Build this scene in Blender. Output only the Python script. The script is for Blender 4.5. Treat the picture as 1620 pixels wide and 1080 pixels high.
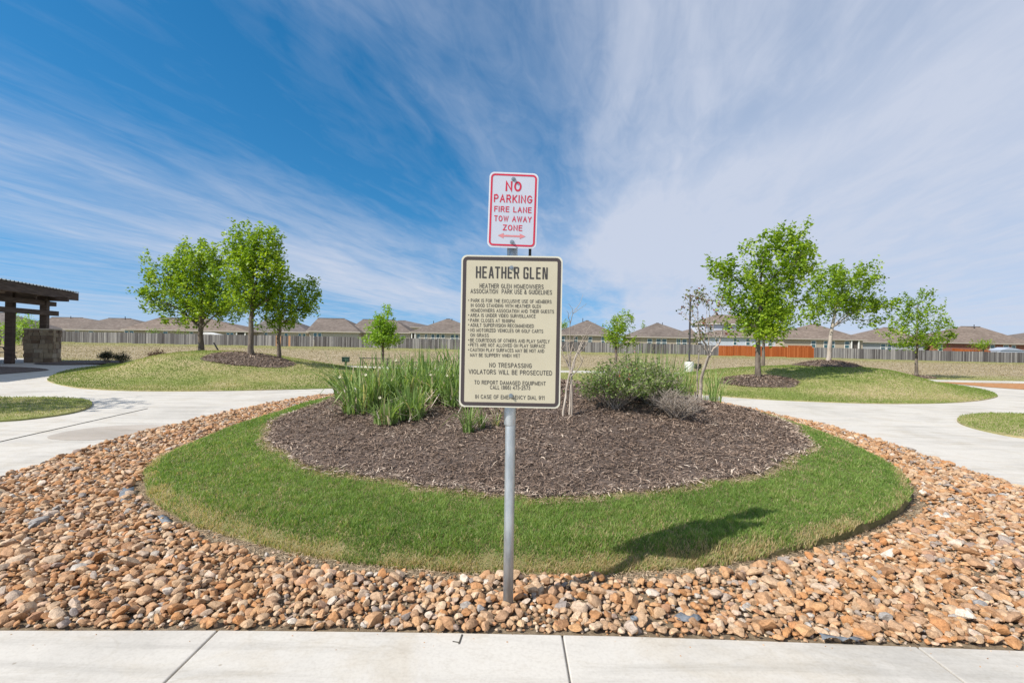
import bpy, math, random
import numpy as np
from mathutils import Matrix, Vector
from mathutils.geometry import delaunay_2d_cdt

for o in list(bpy.data.objects):
    bpy.data.objects.remove(o)
SC = bpy.context.scene
COL = SC.collection
R = math.radians
random.seed(7)
rng = np.random.default_rng(7)

# ------------------------------------------------------------------ camera
CAM_H = 1.58
ROLL = R(1.1)
FPX = 765.0                      # focal length in pixels of the 1620 px wide photograph
cd = bpy.data.cameras.new('camera')
cd.sensor_width = 36.0
cd.lens = 36.0 * FPX / 1620.0
cd.clip_start = 0.05
cd.clip_end = 3000
cam = bpy.data.objects.new('camera', cd)
cam.matrix_world = Matrix.Translation((0, 0, CAM_H)) @ Matrix.Rotation(R(90), 4, 'X') @ Matrix.Rotation(ROLL, 4, 'Z')
COL.objects.link(cam)
SC.camera = cam

# ------------------------------------------------------------------ sky and sun
SUN_EL = R(42.3)
SUN_AZ = R(-121.5)        # azimuth of the sun measured from +Y towards +X
SUN_DIR = Vector((math.sin(SUN_AZ) * math.cos(SUN_EL), math.cos(SUN_AZ) * math.cos(SUN_EL), math.sin(SUN_EL)))
world = bpy.data.worlds.new('World')
SC.world = world
world.use_nodes = True


def build_world():
    nt = world.node_tree
    nt.nodes.clear()
    N = nt.nodes.new
    L = nt.links.new
    out = N('ShaderNodeOutputWorld')
    bg = N('ShaderNodeBackground')
    bg.inputs['Strength'].default_value = 0.115
    sky = N('ShaderNodeTexSky')
    sky.sky_type = 'NISHITA'
    sky.sun_disc = False
    sky.sun_elevation = SUN_EL
    sky.sun_rotation = SUN_AZ % (2 * math.pi)
    sky.air_density = 1.0
    sky.dust_density = 0.25
    sky.ozone_density = 3.0
    hs = N('ShaderNodeHueSaturation')
    hs.inputs['Saturation'].default_value = 1.36
    hs.inputs['Hue'].default_value = 0.492
    hs.inputs['Value'].default_value = 1.0
    L(sky.outputs[0], hs.inputs['Color'])
    tc = N('ShaderNodeTexCoord')
    lift = N('ShaderNodeVectorMath')             # clear dry air: keep the pale band thin at the horizon
    lift.operation = 'MULTIPLY_ADD'
    lift.inputs[1].default_value = (1, 1, .86)
    lift.inputs[2].default_value = (0, 0, .16)
    L(tc.outputs['Generated'], lift.inputs[0])
    nrm = N('ShaderNodeVectorMath')
    nrm.operation = 'NORMALIZE'
    L(lift.outputs[0], nrm.inputs[0])
    L(nrm.outputs[0], sky.inputs['Vector'])
    sep = N('ShaderNodeSeparateXYZ')
    L(tc.outputs['Generated'], sep.inputs[0])

    def M(op, a, b=None, c=None):
        n = N('ShaderNodeMath')
        n.operation = op
        for i, s in enumerate((a, b, c)):
            if s is None:
                continue
            if isinstance(s, (int, float)):
                n.inputs[i].default_value = s
            else:
                L(s, n.inputs[i])
        return n.outputs[0]
    z = M('MAXIMUM', sep.outputs['Z'], 0.0)
    zz = M('ADD', z, 0.035)
    px = M('DIVIDE', sep.outputs['X'], zz)
    py = M('DIVIDE', sep.outputs['Y'], zz)
    a = R(14)
    # q runs across the streaks, s along them
    q = M('SUBTRACT', M('MULTIPLY', px, math.cos(a)), M('MULTIPLY', py, math.sin(a)))
    s = M('ADD', M('MULTIPLY', px, math.sin(a)), M('MULTIPLY', py, math.cos(a)))

    def noise(qs, ss, zoff, detail, rough, dist):
        cmb = N('ShaderNodeCombineXYZ')
        L(M('MULTIPLY', q, qs), cmb.inputs[0])
        L(M('MULTIPLY', s, ss), cmb.inputs[1])
        cmb.inputs[2].default_value = zoff
        n = N('ShaderNodeTexNoise')
        n.inputs['Scale'].default_value = 1.0
        n.inputs['Detail'].default_value = detail
        n.inputs['Roughness'].default_value = rough
        n.inputs['Distortion'].default_value = dist
        L(cmb.outputs[0], n.inputs['Vector'])
        return n.outputs['Fac']

    def ramp(v, stops):
        r = N('ShaderNodeValToRGB')
        r.color_ramp.interpolation = 'EASE'
        els = r.color_ramp.elements
        els[0].position, els[0].color = stops[0][0], (stops[0][1],) * 3 + (1,)
        els[1].position, els[1].color = stops[-1][0], (stops[-1][1],) * 3 + (1,)
        for p, v_ in stops[1:-1]:
            e = els.new(p)
            e.color = (v_,) * 3 + (1,)
        L(v, r.inputs[0])
        return r.outputs[0]
    fine = noise(3.0, 0.8, 1.3, 6, 0.55, 0.8)
    fine2 = noise(11.0, 3.4, 8.1, 5, 0.6, 1.0)
    broad = noise(0.75, 0.32, 4.7, 3, 0.5, 0.3)
    veil = noise(0.35, 0.2, 9.2, 2, 0.5, 0.2)
    # how much cirrus there is across the streak axis (bands of a front)
    qd = M('ADD', q, M('MULTIPLY', M('SUBTRACT', broad, 0.5), 1.5))
    cov = ramp(M('DIVIDE', M('ADD', qd, 9.0), 12.0),
               [(0.0, 0.42), (0.12, 0.20), (0.28, 0.22), (0.41, 0.60), (0.50, 0.64), (0.555, 0.36), (0.60, 0.16), (0.655, 0.20), (0.695, 0.44), (0.755, 0.88), (0.84, 1.06), (1.0, 1.08)])
    far = ramp(M('DIVIDE', s, 6.0), [(0.33, 0.0), (0.75, 0.34)])
    cov = M('MINIMUM', M('ADD', cov, far), 1.06)
    tex = M('ADD', M('MULTIPLY', fine, 0.72), M('MULTIPLY', fine2, 0.28))
    streak = ramp(tex, [(0.30, 0.0), (0.74, 1.0)])
    smooth_part = M('POWER', cov, 2.2)
    calm = M('SUBTRACT', 1.0, M('MULTIPLY', smooth_part, 0.70))
    dens = M('ADD', M('MULTIPLY', M('MULTIPLY', M('MULTIPLY', streak, cov), 0.85), calm), M('MULTIPLY', smooth_part, 0.78))
    dens = M('MULTIPLY', dens, M('ADD', 0.72, M('MULTIPLY', veil, 0.5)))
    dens = M('MINIMUM', M('MAXIMUM', M('SUBTRACT', dens, 0.07), 0.0), 0.92)
    mix = N('ShaderNodeMixRGB')
    L(dens, mix.inputs[0])
    L(hs.outputs[0], mix.inputs[1])
    mix.inputs[2].default_value = (4.2, 4.55, 5.4, 1)
    L(mix.outputs[0], bg.inputs['Color'])
    L(bg.outputs[0], out.inputs[0])


build_world()
sd = bpy.data.lights.new('sun', 'SUN')
sd.energy = 4.7
sd.angle = R(0.5)
sd.color = (1.0, 0.955, 0.88)
sun = bpy.data.objects.new('sun', sd)
sun.rotation_euler = SUN_DIR.to_track_quat('Z', 'Y').to_euler()
sun.location = (-20, -15, 30)
COL.objects.link(sun)
SC.view_settings.view_transform = 'Standard'
SC.view_settings.look = 'None'
SC.view_settings.exposure = 0.38
SC.view_settings.gamma = 1.0
SC.view_settings.use_curve_mapping = False
SC.render.engine = 'CYCLES'


# ------------------------------------------------------------------ photograph to world
def ray(x, y):
    u, v = (x - 810) / FPX, (540 - y) / FPX
    c, s = math.cos(ROLL), math.sin(ROLL)
    return Vector((u * c - v * s, 1.0, u * s + v * c))


def at(x, y, Y):
    d = ray(x, y)
    return Vector((d.x * Y, Y, CAM_H + d.z * Y))


def sstep(a, b, v):
    t = np.clip((v - a) / (b - a), 0, 1)
    return t * t * (3 - 2 * t)


ISC = (0.3, 9.0)


def h_island(x, y):
    r2 = ((x - 0.3) / 6.2) ** 2 + ((y - 9.0) / 5.7) ** 2
    q = np.maximum(0, 1 - r2)
    return 0.06 + 0.08 * sstep(0, .08, q) + 0.70 * q ** 2.1


EDGE = {}


def edge_dist(poly, x, y):
    x, y = np.asarray(x, float), np.asarray(y, float)
    d = np.full(np.shape(x), 1e9)
    n = len(poly)
    for i in range(n):
        ax, ay = poly[i]
        bx, by = poly[(i + 1) % n]
        l2 = (bx - ax) ** 2 + (by - ay) ** 2 + 1e-12
        t = np.clip(((x - ax) * (bx - ax) + (y - ay) * (by - ay)) / l2, 0, 1)
        d = np.minimum(d, np.hypot(x - ax - t * (bx - ax), y - ay - t * (by - ay)))
    return d


def taper(side, x, y):
    if side not in EDGE:
        return 1.0
    return sstep(-.2, 3.2, edge_dist(EDGE[side], x, y))


def h_left(x, y):
    sy = np.where(y < 21.5, 3.3, 5.0)
    return 0.03 + 0.88 * np.exp(-0.5 * ((x + 13.5) / np.where(x < -13.5, 2.4, 3.6)) ** 2 - 0.5 * ((y - 21.5) / sy) ** 2) * taper('left', x, y) - .012


def h_right(x, y):
    sy = np.where(y < 21.5, 4.2, 4.0)
    sx = np.where(x < 14.5, 5.2, 2.9)
    return 0.03 + 0.76 * np.exp(-0.5 * ((x - 14.5) / sx) ** 2 - 0.5 * ((y - 21.5) / sy) ** 2) * taper('right', x, y) - .015


def h_field(x, y):
    return -0.03 - 0.005 * np.clip(x, 0, 130) * sstep(30, 84, y)


def h_flat(z):
    return lambda x, y: z + 0.0 * x


def hit(x, y, H):
    d = ray(x, y)
    t = np.arange(1.0, 140, 0.01)
    z = CAM_H + d.z * t
    k = np.nonzero(z <= H(d.x * t, t))[0]
    tt = t[k[0]] if len(k) else 90.0
    return Vector((d.x * tt, tt, float(H(d.x * tt, tt))))


# ------------------------------------------------------------------ object helpers
def tag(o, label=None, cat=None, group=None, kind=None):
    if label:
        o['label'] = label
    if cat:
        o['category'] = cat
    if group:
        o['group'] = group
    if kind:
        o['kind'] = kind
    return o


def empty(name, loc, label, cat, group=None, rz=0.0):
    o = bpy.data.objects.new(name, None)
    o.empty_display_size = 0.1
    o.location = loc
    o.rotation_euler[2] = rz
    COL.objects.link(o)
    return tag(o, label, cat, group)


def link(name, me, m=None, parent=None, loc=None):
    o = bpy.data.objects.new(name, me)
    COL.objects.link(o)
    if m is not None and not me.materials:
        me.materials.append(m)
    if parent is not None:
        o.parent = parent
        w = Vector((0, 0, 0))
        pp = parent
        while pp is not None:
            w += pp.location
            pp = pp.parent
        if loc is None:
            o.location = -w
        else:
            o.location = Vector(loc) - w
    elif loc is not None:
        o.location = loc
    return o


def np_mesh(name, V, F, attrs=None, smooth=False):
    """triangle or quad mesh from numpy arrays"""
    V = np.asarray(V, dtype=np.float32)
    F = np.asarray(F, dtype=np.int32)
    k = F.shape[1]
    me = bpy.data.meshes.new(name)
    me.vertices.add(len(V))
    me.vertices.foreach_set('co', V.ravel())
    me.loops.add(F.size)
    me.loops.foreach_set('vertex_index', F.ravel())
    me.polygons.add(len(F))
    me.polygons.foreach_set('loop_start', np.arange(0, F.size, k, dtype=np.int32))
    if smooth:
        me.polygons.foreach_set('use_smooth', np.ones(len(F), dtype=bool))
    for an, av in (attrs or {}).items():
        at_ = me.attributes.new(an, 'FLOAT', 'POINT')
        at_.data.foreach_set('value', np.asarray(av, dtype=np.float32))
    me.update(calc_edges=True)
    return me


class MB:
    """collects small shapes into one mesh"""
    def __init__(self):
        self.v, self.f = [], []

    def add(self, vs, fs):
        b = len(self.v)
        self.v += [tuple(p) for p in vs]
        self.f += [tuple(i + b for i in f) for f in fs]
        return self

    def box(self, x0, x1, y0, y1, z0, z1):
        return self.add([(x0, y0, z0), (x1, y0, z0), (x1, y1, z0), (x0, y1, z0), (x0, y0, z1), (x1, y0, z1), (x1, y1, z1), (x0, y1, z1)],
                        [(0, 3, 2, 1), (4, 5, 6, 7), (0, 1, 5, 4), (1, 2, 6, 5), (2, 3, 7, 6), (3, 0, 4, 7)])

    def obox(self, c, ax, ay, az):
        """oriented box: centre and three half vectors"""
        c, ax, ay, az = Vector(c), Vector(ax), Vector(ay), Vector(az)
        vs = [c - ax - ay - az, c + ax - ay - az, c + ax + ay - az, c - ax + ay - az,
              c - ax - ay + az, c + ax - ay + az, c + ax + ay + az, c - ax + ay + az]
        return self.add(vs, [(0, 3, 2, 1), (4, 5, 6, 7), (0, 1, 5, 4), (1, 2, 6, 5), (2, 3, 7, 6), (3, 0, 4, 7)])

    def bar(self, a, b, w, h=None, up=(0, 0, 1)):
        a, b = Vector(a), Vector(b)
        d = (b - a).normalized()
        s = d.cross(Vector(up))
        if s.length < 1e-3:
            s = d.cross(Vector((0, 1, 0)))
        s.normalize()
        t = s.cross(d).normalized()
        return self.obox((a + b) / 2, (b - a) / 2, s * w / 2, t * (h or w) / 2)

    def tube(self, pts, rad, n=6, cap=True):
        V, F = tube(pts, rad, n)
        F = [tuple(f) for f in F]
        if cap:
            m = len(V)
            F.append(tuple(range(n))[::-1])
            F.append(tuple(range(m - n, m)))
        return self.add(V, F)

    def lathe(self, prof, c=(0, 0, 0), n=16):
        vs, fs = [], []
        for r, z in prof:
            for k in range(n):
                a = 2 * math.pi * k / n
                vs.append((c[0] + r * math.cos(a), c[1] + r * math.sin(a), c[2] + z))
        for i in range(len(prof) - 1):
            for k in range(n):
                fs.append((i * n + k, i * n + (k + 1) % n, (i + 1) * n + (k + 1) % n, (i + 1) * n + k))
        fs.append(tuple(range(n))[::-1])
        fs.append(tuple(range((len(prof) - 1) * n, len(prof) * n)))
        return self.add(vs, fs)

    def mesh(self, name, smooth=False):
        me = bpy.data.meshes.new(name)
        me.from_pydata(self.v, [], self.f)
        if smooth:
            for p in me.polygons:
                p.use_smooth = True
        me.update()
        return me

    def build(self, name, m, parent=None, smooth=False, bevel=0.0):
        o = link(name, self.mesh(name, smooth), m, parent)
        if bevel:
            b = o.modifiers.new('bevel', 'BEVEL')
            b.width = bevel
            b.segments = 2
            b.limit_method = 'ANGLE'
        return o


def tube(pts, rad, n=6):
    """vertices and quads of a tapering tube"""
    P = [Vector(p) for p in pts]
    V, F = [], []
    ref = Vector((0.31, 0.2, 0.93)).normalized()
    for i, p in enumerate(P):
        d = (P[min(i + 1, len(P) - 1)] - P[max(i - 1, 0)]).normalized()
        s = d.cross(ref)
        if s.length < 0.05:
            s = d.cross(Vector((1, 0, 0)))
        s.normalize()
        t = s.cross(d)
        for k in range(n):
            a = 2 * math.pi * k / n
            V.append(tuple(p + (s * math.cos(a) + t * math.sin(a)) * rad[i]))
    for i in range(len(P) - 1):
        for k in range(n):
            F.append((i * n + k, i * n + (k + 1) % n, (i + 1) * n + (k + 1) % n, (i + 1) * n + k))
    return V, F


def inside(poly, x, y):
    p = np.asarray(poly, dtype=float)
    x0, y0 = p[:, 0], p[:, 1]
    x1, y1 = np.roll(x0, -1), np.roll(y0, -1)
    c = np.zeros(np.shape(x), dtype=bool)
    for a, b, d, e in zip(x0, y0, x1, y1):
        if b == e:
            continue
        k = ((b > y) != (e > y)) & (x < (d - a) * (y - b) / (e - b) + a)
        c ^= k
    return c


def smooth_poly(pts, it=2):
    P = [Vector((p[0], p[1])) for p in pts]
    for _ in range(it):
        Q = []
        for i in range(len(P)):
            a, b = P[i], P[(i + 1) % len(P)]
            Q += [a * 0.75 + b * 0.25, a * 0.25 + b * 0.75]
        P = Q
    return [(p.x, p.y) for p in P]


def sheet(name, poly, H, step, m, parent=None, skirt=0.0, zadd=0.0):
    """filled outline laid on a height function, with a vertical edge"""
    poly = [(float(a), float(b)) for a, b in poly]
    n = len(poly)
    xs, ys = [p[0] for p in poly], [p[1] for p in poly]
    pts = [Vector(p) for p in poly]
    if step:
        gx, gy = np.meshgrid(np.arange(min(xs), max(xs), step), np.arange(min(ys), max(ys), step))
        gx = gx.ravel() + rng.uniform(-.2, .2, gx.size) * step
        gy = gy.ravel() + rng.uniform(-.2, .2, gy.size) * step
        k = inside(poly, gx, gy)
        pts += [Vector((float(a), float(b))) for a, b in zip(gx[k], gy[k])]
    res = delaunay_2d_cdt(pts, [(i, (i + 1) % n) for i in range(n)], [], 1, 1e-5)
    co = np.array([(v.x, v.y) for v in res[0]])
    z = H(co[:, 0], co[:, 1]) + zadd
    V = np.column_stack([co, z]).tolist()
    F = []
    for f in res[2]:
        f = list(f)
        a, b, c = [co[i] for i in f[:3]]
        if (b[0] - a[0]) * (c[1] - a[1]) - (b[1] - a[1]) * (c[0] - a[0]) < 0:
            f = f[::-1]
        F.append(tuple(f))
    if skirt:
        b = len(V)
        pa = np.array(poly)
        zz = H(pa[:, 0], pa[:, 1]) + zadd
        for (x, y), zt in zip(poly, zz):
            V.append((x, y, zt))
            V.append((x, y, zt - skirt))
        area = sum(poly[i][0] * poly[(i + 1) % n][1] - poly[(i + 1) % n][0] * poly[i][1] for i in range(n))
        for i in range(n):
            j = (i + 1) % n
            q = (b + 2 * i, b + 2 * i + 1, b + 2 * j + 1, b + 2 * j)
            F.append(q if area > 0 else q[::-1])
    me = bpy.data.meshes.new(name)
    me.from_pydata(V, [], F)
    if step:
        for p in me.polygons:
            p.use_smooth = len(p.vertices) == 3
    me.update()
    return link(name, me, m, parent)


# ------------------------------------------------------------------ materials
def new_mat(name):
    m = bpy.data.materials.new(name)
    m.use_nodes = True
    nt = m.node_tree
    b = nt.nodes['Principled BSDF']
    return m, nt, b


def ramp_node(nt, stops, interp='LINEAR'):
    r = nt.nodes.new('ShaderNodeValToRGB')
    r.color_ramp.interpolation = interp
    e = r.color_ramp.elements
    e[0].position, e[0].color = stops[0][0], (*stops[0][1], 1)
    e[1].position, e[1].color = stops[-1][0], (*stops[-1][1], 1)
    for p, c in stops[1:-1]:
        k = e.new(p)
        k.color = (*c, 1)
    return r


def coords(nt, space='world', scale=(1, 1, 1)):
    if space == 'world':
        g = nt.nodes.new('ShaderNodeNewGeometry')
        src = g.outputs['Position']
    else:
        g = nt.nodes.new('ShaderNodeTexCoord')
        src = g.outputs['Object']
    mp = nt.nodes.new('ShaderNodeMapping')
    mp.inputs['Scale'].default_value = scale
    nt.links.new(src, mp.inputs[0])
    return mp.outputs[0]


def noise_node(nt, vec, scale, detail=5, rough=0.6, dist=0.0):
    n = nt.nodes.new('ShaderNodeTexNoise')
    n.inputs['Scale'].default_value = scale
    n.inputs['Detail'].default_value = detail
    n.inputs['Roughness'].default_value = rough
    n.inputs['Distortion'].default_value = dist
    nt.links.new(vec, n.inputs['Vector'])
    return n.outputs['Fac']


def mixc(nt, fac, a, b, mode='MIX'):
    n = nt.nodes.new('ShaderNodeMixRGB')
    n.blend_type = mode
    for i, s in enumerate((fac, a, b)):
        if isinstance(s, (int, float)):
            n.inputs[i].default_value = s
        elif isinstance(s, tuple):
            n.inputs[i].default_value = (*s, 1)
        else:
            nt.links.new(s, n.inputs[i])
    return n.outputs[0]


def bump(nt, b, h, strength, dist):
    n = nt.nodes.new('ShaderNodeBump')
    n.inputs['Strength'].default_value = strength
    n.inputs['Distance'].default_value = dist
    nt.links.new(h, n.inputs['Height'])
    nt.links.new(n.outputs[0], b.inputs['Normal'])


def mat_noise(name, stops, scale=3.0, rough=0.85, bmp=0.2, bdist=0.01, bscale=None, space='world', stretch=(1, 1, 1), detail=6, metal=0.0, spec=0.3, fine=None):
    m, nt, b = new_mat(name)
    v = coords(nt, space, stretch)
    f = noise_node(nt, v, scale, detail)
    r = ramp_node(nt, stops)
    nt.links.new(f, r.inputs[0])
    col = r.outputs[0]
    if fine:
        f2 = noise_node(nt, v, fine[0], 3)
        r2 = ramp_node(nt, [(0.3, (1 - fine[1],) * 3), (0.7, (1 + fine[1],) * 3)])
        nt.links.new(f2, r2.inputs[0])
        col = mixc(nt, 1.0, col, r2.outputs[0], 'MULTIPLY')
    nt.links.new(col, b.inputs['Base Color'])
    b.inputs['Roughness'].default_value = rough
    b.inputs['Metallic'].default_value = metal
    b.inputs['Specular IOR Level'].default_value = spec
    if bmp:
        bump(nt, b, noise_node(nt, v, bscale or scale * 6, 4), bmp, bdist)
    return m


def mat_plain(name, c, rough=0.6, metal=0.0, spec=0.4, var=0.08, scale=8.0):
    lo = tuple(max(0, k * (1 - var)) for k in c)
    hi = tuple(k * (1 + var) for k in c)
    return mat_noise(name, [(0.3, lo), (0.7, hi)], scale, rough, 0.0, metal=metal, spec=spec)


def mat_leaf(name, stops, trans=0.35, tcol=None, rough=0.5):
    """leaf or blade: colour from the per leaf attribute, some light goes through"""
    m, nt, b = new_mat(name)
    a = nt.nodes.new('ShaderNodeAttribute')
    a.attribute_name = 'rnd'
    r = ramp_node(nt, stops)
    nt.links.new(a.outputs['Fac'], r.inputs[0])
    nt.links.new(r.outputs[0], b.inputs['Base Color'])
    b.inputs['Roughness'].default_value = rough
    b.inputs['Specular IOR Level'].default_value = 0.25
    t = nt.nodes.new('ShaderNodeBsdfTranslucent')
    tc = mixc(nt, 1.0, r.outputs[0], tcol or (1.6, 1.7, 0.9), 'MULTIPLY')
    nt.links.new(tc, t.inputs['Color'])
    mx = nt.nodes.new('ShaderNodeMixShader')
    mx.inputs[0].default_value = trans
    nt.links.new(b.outputs[0], mx.inputs[1])
    nt.links.new(t.outputs[0], mx.inputs[2])
    nt.links.new(mx.outputs[0], nt.nodes['Material Output'].inputs['Surface'])
    return m


ROCKS = [(0.0, (.28, .155, .08)), (.10, (.44, .225, .095)), (.22, (.42, .255, .145)), (.34, (.50, .295, .145)), (.43, (.35, .22, .135)), (.53, (.52, .36, .22)),
         (.64, (.44, .30, .19)), (.74, (.55, .42, .29)), (.82, (.47, .365, .275)), (.87, (.28, .25, .23)), (.92, (.46, .21, .075)), (.97, (.60, .54, .46)), (1.0, (.25, .25, .255))]


def mat_rock(name, attr):
    m, nt, b = new_mat(name)
    if attr:
        a = nt.nodes.new('ShaderNodeAttribute')
        a.attribute_name = 'rnd'
        src = a.outputs['Fac']
    else:
        a = nt.nodes.new('ShaderNodeObjectInfo')
        src = a.outputs['Random']
    r = ramp_node(nt, ROCKS)
    nt.links.new(src, r.inputs[0])
    v = coords(nt)
    f = noise_node(nt, v, 38, 5, 0.65, 0.4)
    r2 = ramp_node(nt, [(.30, (.62, .55, .48)), (.48, (.98, .95, .92)), (.68, (1.28, 1.22, 1.15))])
    nt.links.new(f, r2.inputs[0])
    c = mixc(nt, 1.0, r.outputs[0], r2.outputs[0], 'MULTIPLY')
    f3 = noise_node(nt, v, 180, 3, 0.6)
    r3 = ramp_node(nt, [(.35, (.8, .78, .76)), (.65, (1.12, 1.12, 1.12))])
    nt.links.new(f3, r3.inputs[0])
    c = mixc(nt, 1.0, c, r3.outputs[0], 'MULTIPLY')
    nt.links.new(c, b.inputs['Base Color'])
    b.inputs['Roughness'].default_value = 0.72
    b.inputs['Specular IOR Level'].default_value = 0.3
    bump(nt, b, noise_node(nt, v, 75, 5, .6), 0.35, 0.012)
    return m


def mat_concrete(name, base=(.545, .508, .450)):
    m, nt, b = new_mat(name)
    v = coords(nt)
    f = noise_node(nt, v, .55, 6, .65, .5)
    d = tuple(k * .84 for k in base)
    l = tuple(k * 1.06 for k in base)
    r = ramp_node(nt, [(.33, d), (.5, base), (.7, l)])
    nt.links.new(f, r.inputs[0])
    # broom strokes and drag marks across the slab
    vs = coords(nt, 'world', (.25, 2.6, 1))
    f2 = noise_node(nt, vs, 2.0, 6, .7, .6)
    r2 = ramp_node(nt, [(.36, (.86, .86, .86)), (.5, (1, 1, 1)), (.7, (1.03, 1.03, 1.03))])
    nt.links.new(f2, r2.inputs[0])
    c = mixc(nt, 1.0, r.outputs[0], r2.outputs[0], 'MULTIPLY')
    f3 = noise_node(nt, v, 60, 4, .7)
    r3 = ramp_node(nt, [(.25, (.88, .87, .86)), (.5, (1, 1, 1)), (.75, (1.05, 1.05, 1.05))])
    nt.links.new(f3, r3.inputs[0])
    c = mixc(nt, 1.0, c, r3.outputs[0], 'MULTIPLY')
    vo = nt.nodes.new('ShaderNodeTexVoronoi')
    vo.inputs['Scale'].default_value = 5.5
    nt.links.new(v, vo.inputs['Vector'])
    r4 = ramp_node(nt, [(.03, (.62, .58, .52)), (.055, (1, 1, 1))])
    nt.links.new(vo.outputs['Distance'], r4.inputs[0])
    c = mixc(nt, .7, c, r4.outputs[0], 'MULTIPLY')
    # faint brown stains and hairline crazing
    r6 = ramp_node(nt, [(.50, (1, 1, 1)), (.64, (.93, .90, .85)), (.80, (.84, .79, .72))])
    nt.links.new(noise_node(nt, v, 1.3, 7, .7, 1.2), r6.inputs[0])
    c = mixc(nt, .8, c, r6.outputs[0], 'MULTIPLY')
    r7 = ramp_node(nt, [(.482, (1, 1, 1)), (.498, (.90, .885, .86)), (.502, (.90, .885, .86)), (.518, (1, 1, 1))])
    nt.links.new(noise_node(nt, coords(nt, 'world', (.5, 1.5, 1)), 1.1, 9, .62, 1.6), r7.inputs[0])
    c = mixc(nt, .55, c, r7.outputs[0], 'MULTIPLY')
    nt.links.new(c, b.inputs['Base Color'])
    b.inputs['Roughness'].default_value = .9
    b.inputs['Specular IOR Level'].default_value = .25
    bump(nt, b, noise_node(nt, v, 130, 4, .7), .25, .004)
    return m


def mat_ground():
    """mown field: lawn near the paths, dry hay further out, green strip by the fence"""
    m, nt, b = new_mat('field_grass')
    g = nt.nodes.new('ShaderNodeNewGeometry')
    sp = nt.nodes.new('ShaderNodeSeparateXYZ')
    nt.links.new(g.outputs['Position'], sp.inputs[0])
    v = coords(nt)
    big = noise_node(nt, v, .12, 4, .6)

    def mm(op, a, c):
        n = nt.nodes.new('ShaderNodeMath')
        n.operation = op
        for i, s in enumerate((a, c)):
            if isinstance(s, (int, float)):
                n.inputs[i].default_value = s
            else:
                nt.links.new(s, n.inputs[i])
        return n.outputs[0]
    yy = mm('ADD', sp.outputs['Y'], mm('MULTIPLY', mm('SUBTRACT', big, .5), 14.0))
    zone = ramp_node(nt, [(0, (0, 0, 0)), (.27, (0, 0, 0)), (.32, (1, 1, 1)), (.58, (1, 1, 1)), (.74, (0.15,) * 3), (1, (0, 0, 0))])
    nt.links.new(mm('DIVIDE', yy, 100.0), zone.inputs[0])
    vs = coords(nt, 'world', (.5, .9, 1))
    hay = ramp_node(nt, [(.28, (.17, .135, .08)), (.42, (.31, .245, .15)), (.58, (.42, .34, .225)), (.72, (.50, .42, .29))])
    nt.links.new(noise_node(nt, vs, .9, 7, .72, .3), hay.inputs[0])
    green = ramp_node(nt, [(.3, (.19, .21, .06)), (.5, (.27, .27, .09)), (.7, (.36, .32, .15))])
    nt.links.new(noise_node(nt, v, .7, 7, .7, .3), green.inputs[0])
    c = mixc(nt, zone.outputs[0], green.outputs[0], hay.outputs[0])
    tuft = ramp_node(nt, [(.35, (.72, .72, .7)), (.62, (1.15, 1.15, 1.15))])
    nt.links.new(noise_node(nt, v, 5.0, 6, .75), tuft.inputs[0])
    c = mixc(nt, 1.0, c, tuft.outputs[0], 'MULTIPLY')
    nt.links.new(c, b.inputs['Base Color'])
    b.inputs['Roughness'].default_value = .95
    b.inputs['Specular IOR Level'].default_value = .1
    bump(nt, b, noise_node(nt, v, 3.0, 8, .75), .8, .12)
    return m


MT = {}
MT['concrete'] = mat_concrete('concrete')
MT['joint'] = mat_plain('joint_filler', (.07, .062, .05), .95)
MT['stain'] = mat_concrete('weathered_concrete', (.43, .38, .325))
MT['field'] = mat_ground()
MT['soil'] = mat_noise('rock_bed_soil', [(.3, (.13, .095, .060)), (.5, (.22, .165, .105)), (.7, (.33, .255, .17))], 30, .95, .6, .02)
MT['turf_soil'] = mat_noise('turf_thatch', [(.3, (.12, .115, .045)), (.5, (.18, .165, .068)), (.7, (.28, .225, .12))], 7, .95, .5, .02, 40)
MT['lawn_soil'] = mat_noise('lawn_thatch', [(.28, (.15, .185, .045)), (.42, (.22, .235, .07)), (.54, (.33, .285, .13)), (.68, (.44, .34, .20))], .36, .95, .6, .03, 9, fine=(6, .22))
MT['mulch'] = mat_noise('mulch_bed', [(.3, (.085, .060, .047)), (.5, (.15, .11, .088)), (.7, (.23, .175, .14))], 22, .95, .8, .03)
MT['orange_mulch'] = mat_noise('orange_wood_mulch', [(.3, (.30, .13, .045)), (.5, (.42, .20, .08)), (.7, (.50, .28, .13))], 6, .95, .6, .03)
MT['chip'] = mat_leaf('mulch_chips', [(0, (.070, .046, .032)), (.25, (.165, .112, .080)), (.55, (.275, .196, .146)), (.82, (.41, .315, .24)), (1, (.64, .53, .42))], 0.0, rough=.85)
MT['straw'] = mat_leaf('straw_litter', [(0, (.20, .14, .08)), (.5, (.34, .24, .145)), (.8, (.46, .345, .22)), (1, (.56, .45, .31))], 0.0, rough=.9)
MT['rock'] = mat_rock('river_rock', False)
MT['rock_mass'] = mat_rock('river_rock_mass', True)
MT['turf'] = mat_leaf('turf_blades', [(0, (.085, .158, .034)), (.35, (.155, .252, .052)), (.62, (.255, .350, .088)), (.76, (.37, .42, .155)), (.86, (.46, .37, .20)), (1, (.54, .42, .27))], .42, (1.6, 1.6, .9))
MT['lawn'] = mat_leaf('lawn_blades', [(0, (.13, .19, .035)), (.35, (.20, .265, .055)), (.6, (.29, .31, .10)), (.8, (.40, .35, .17)), (1, (.48, .40, .24))], .3, (1.4, 1.5, .8))
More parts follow.
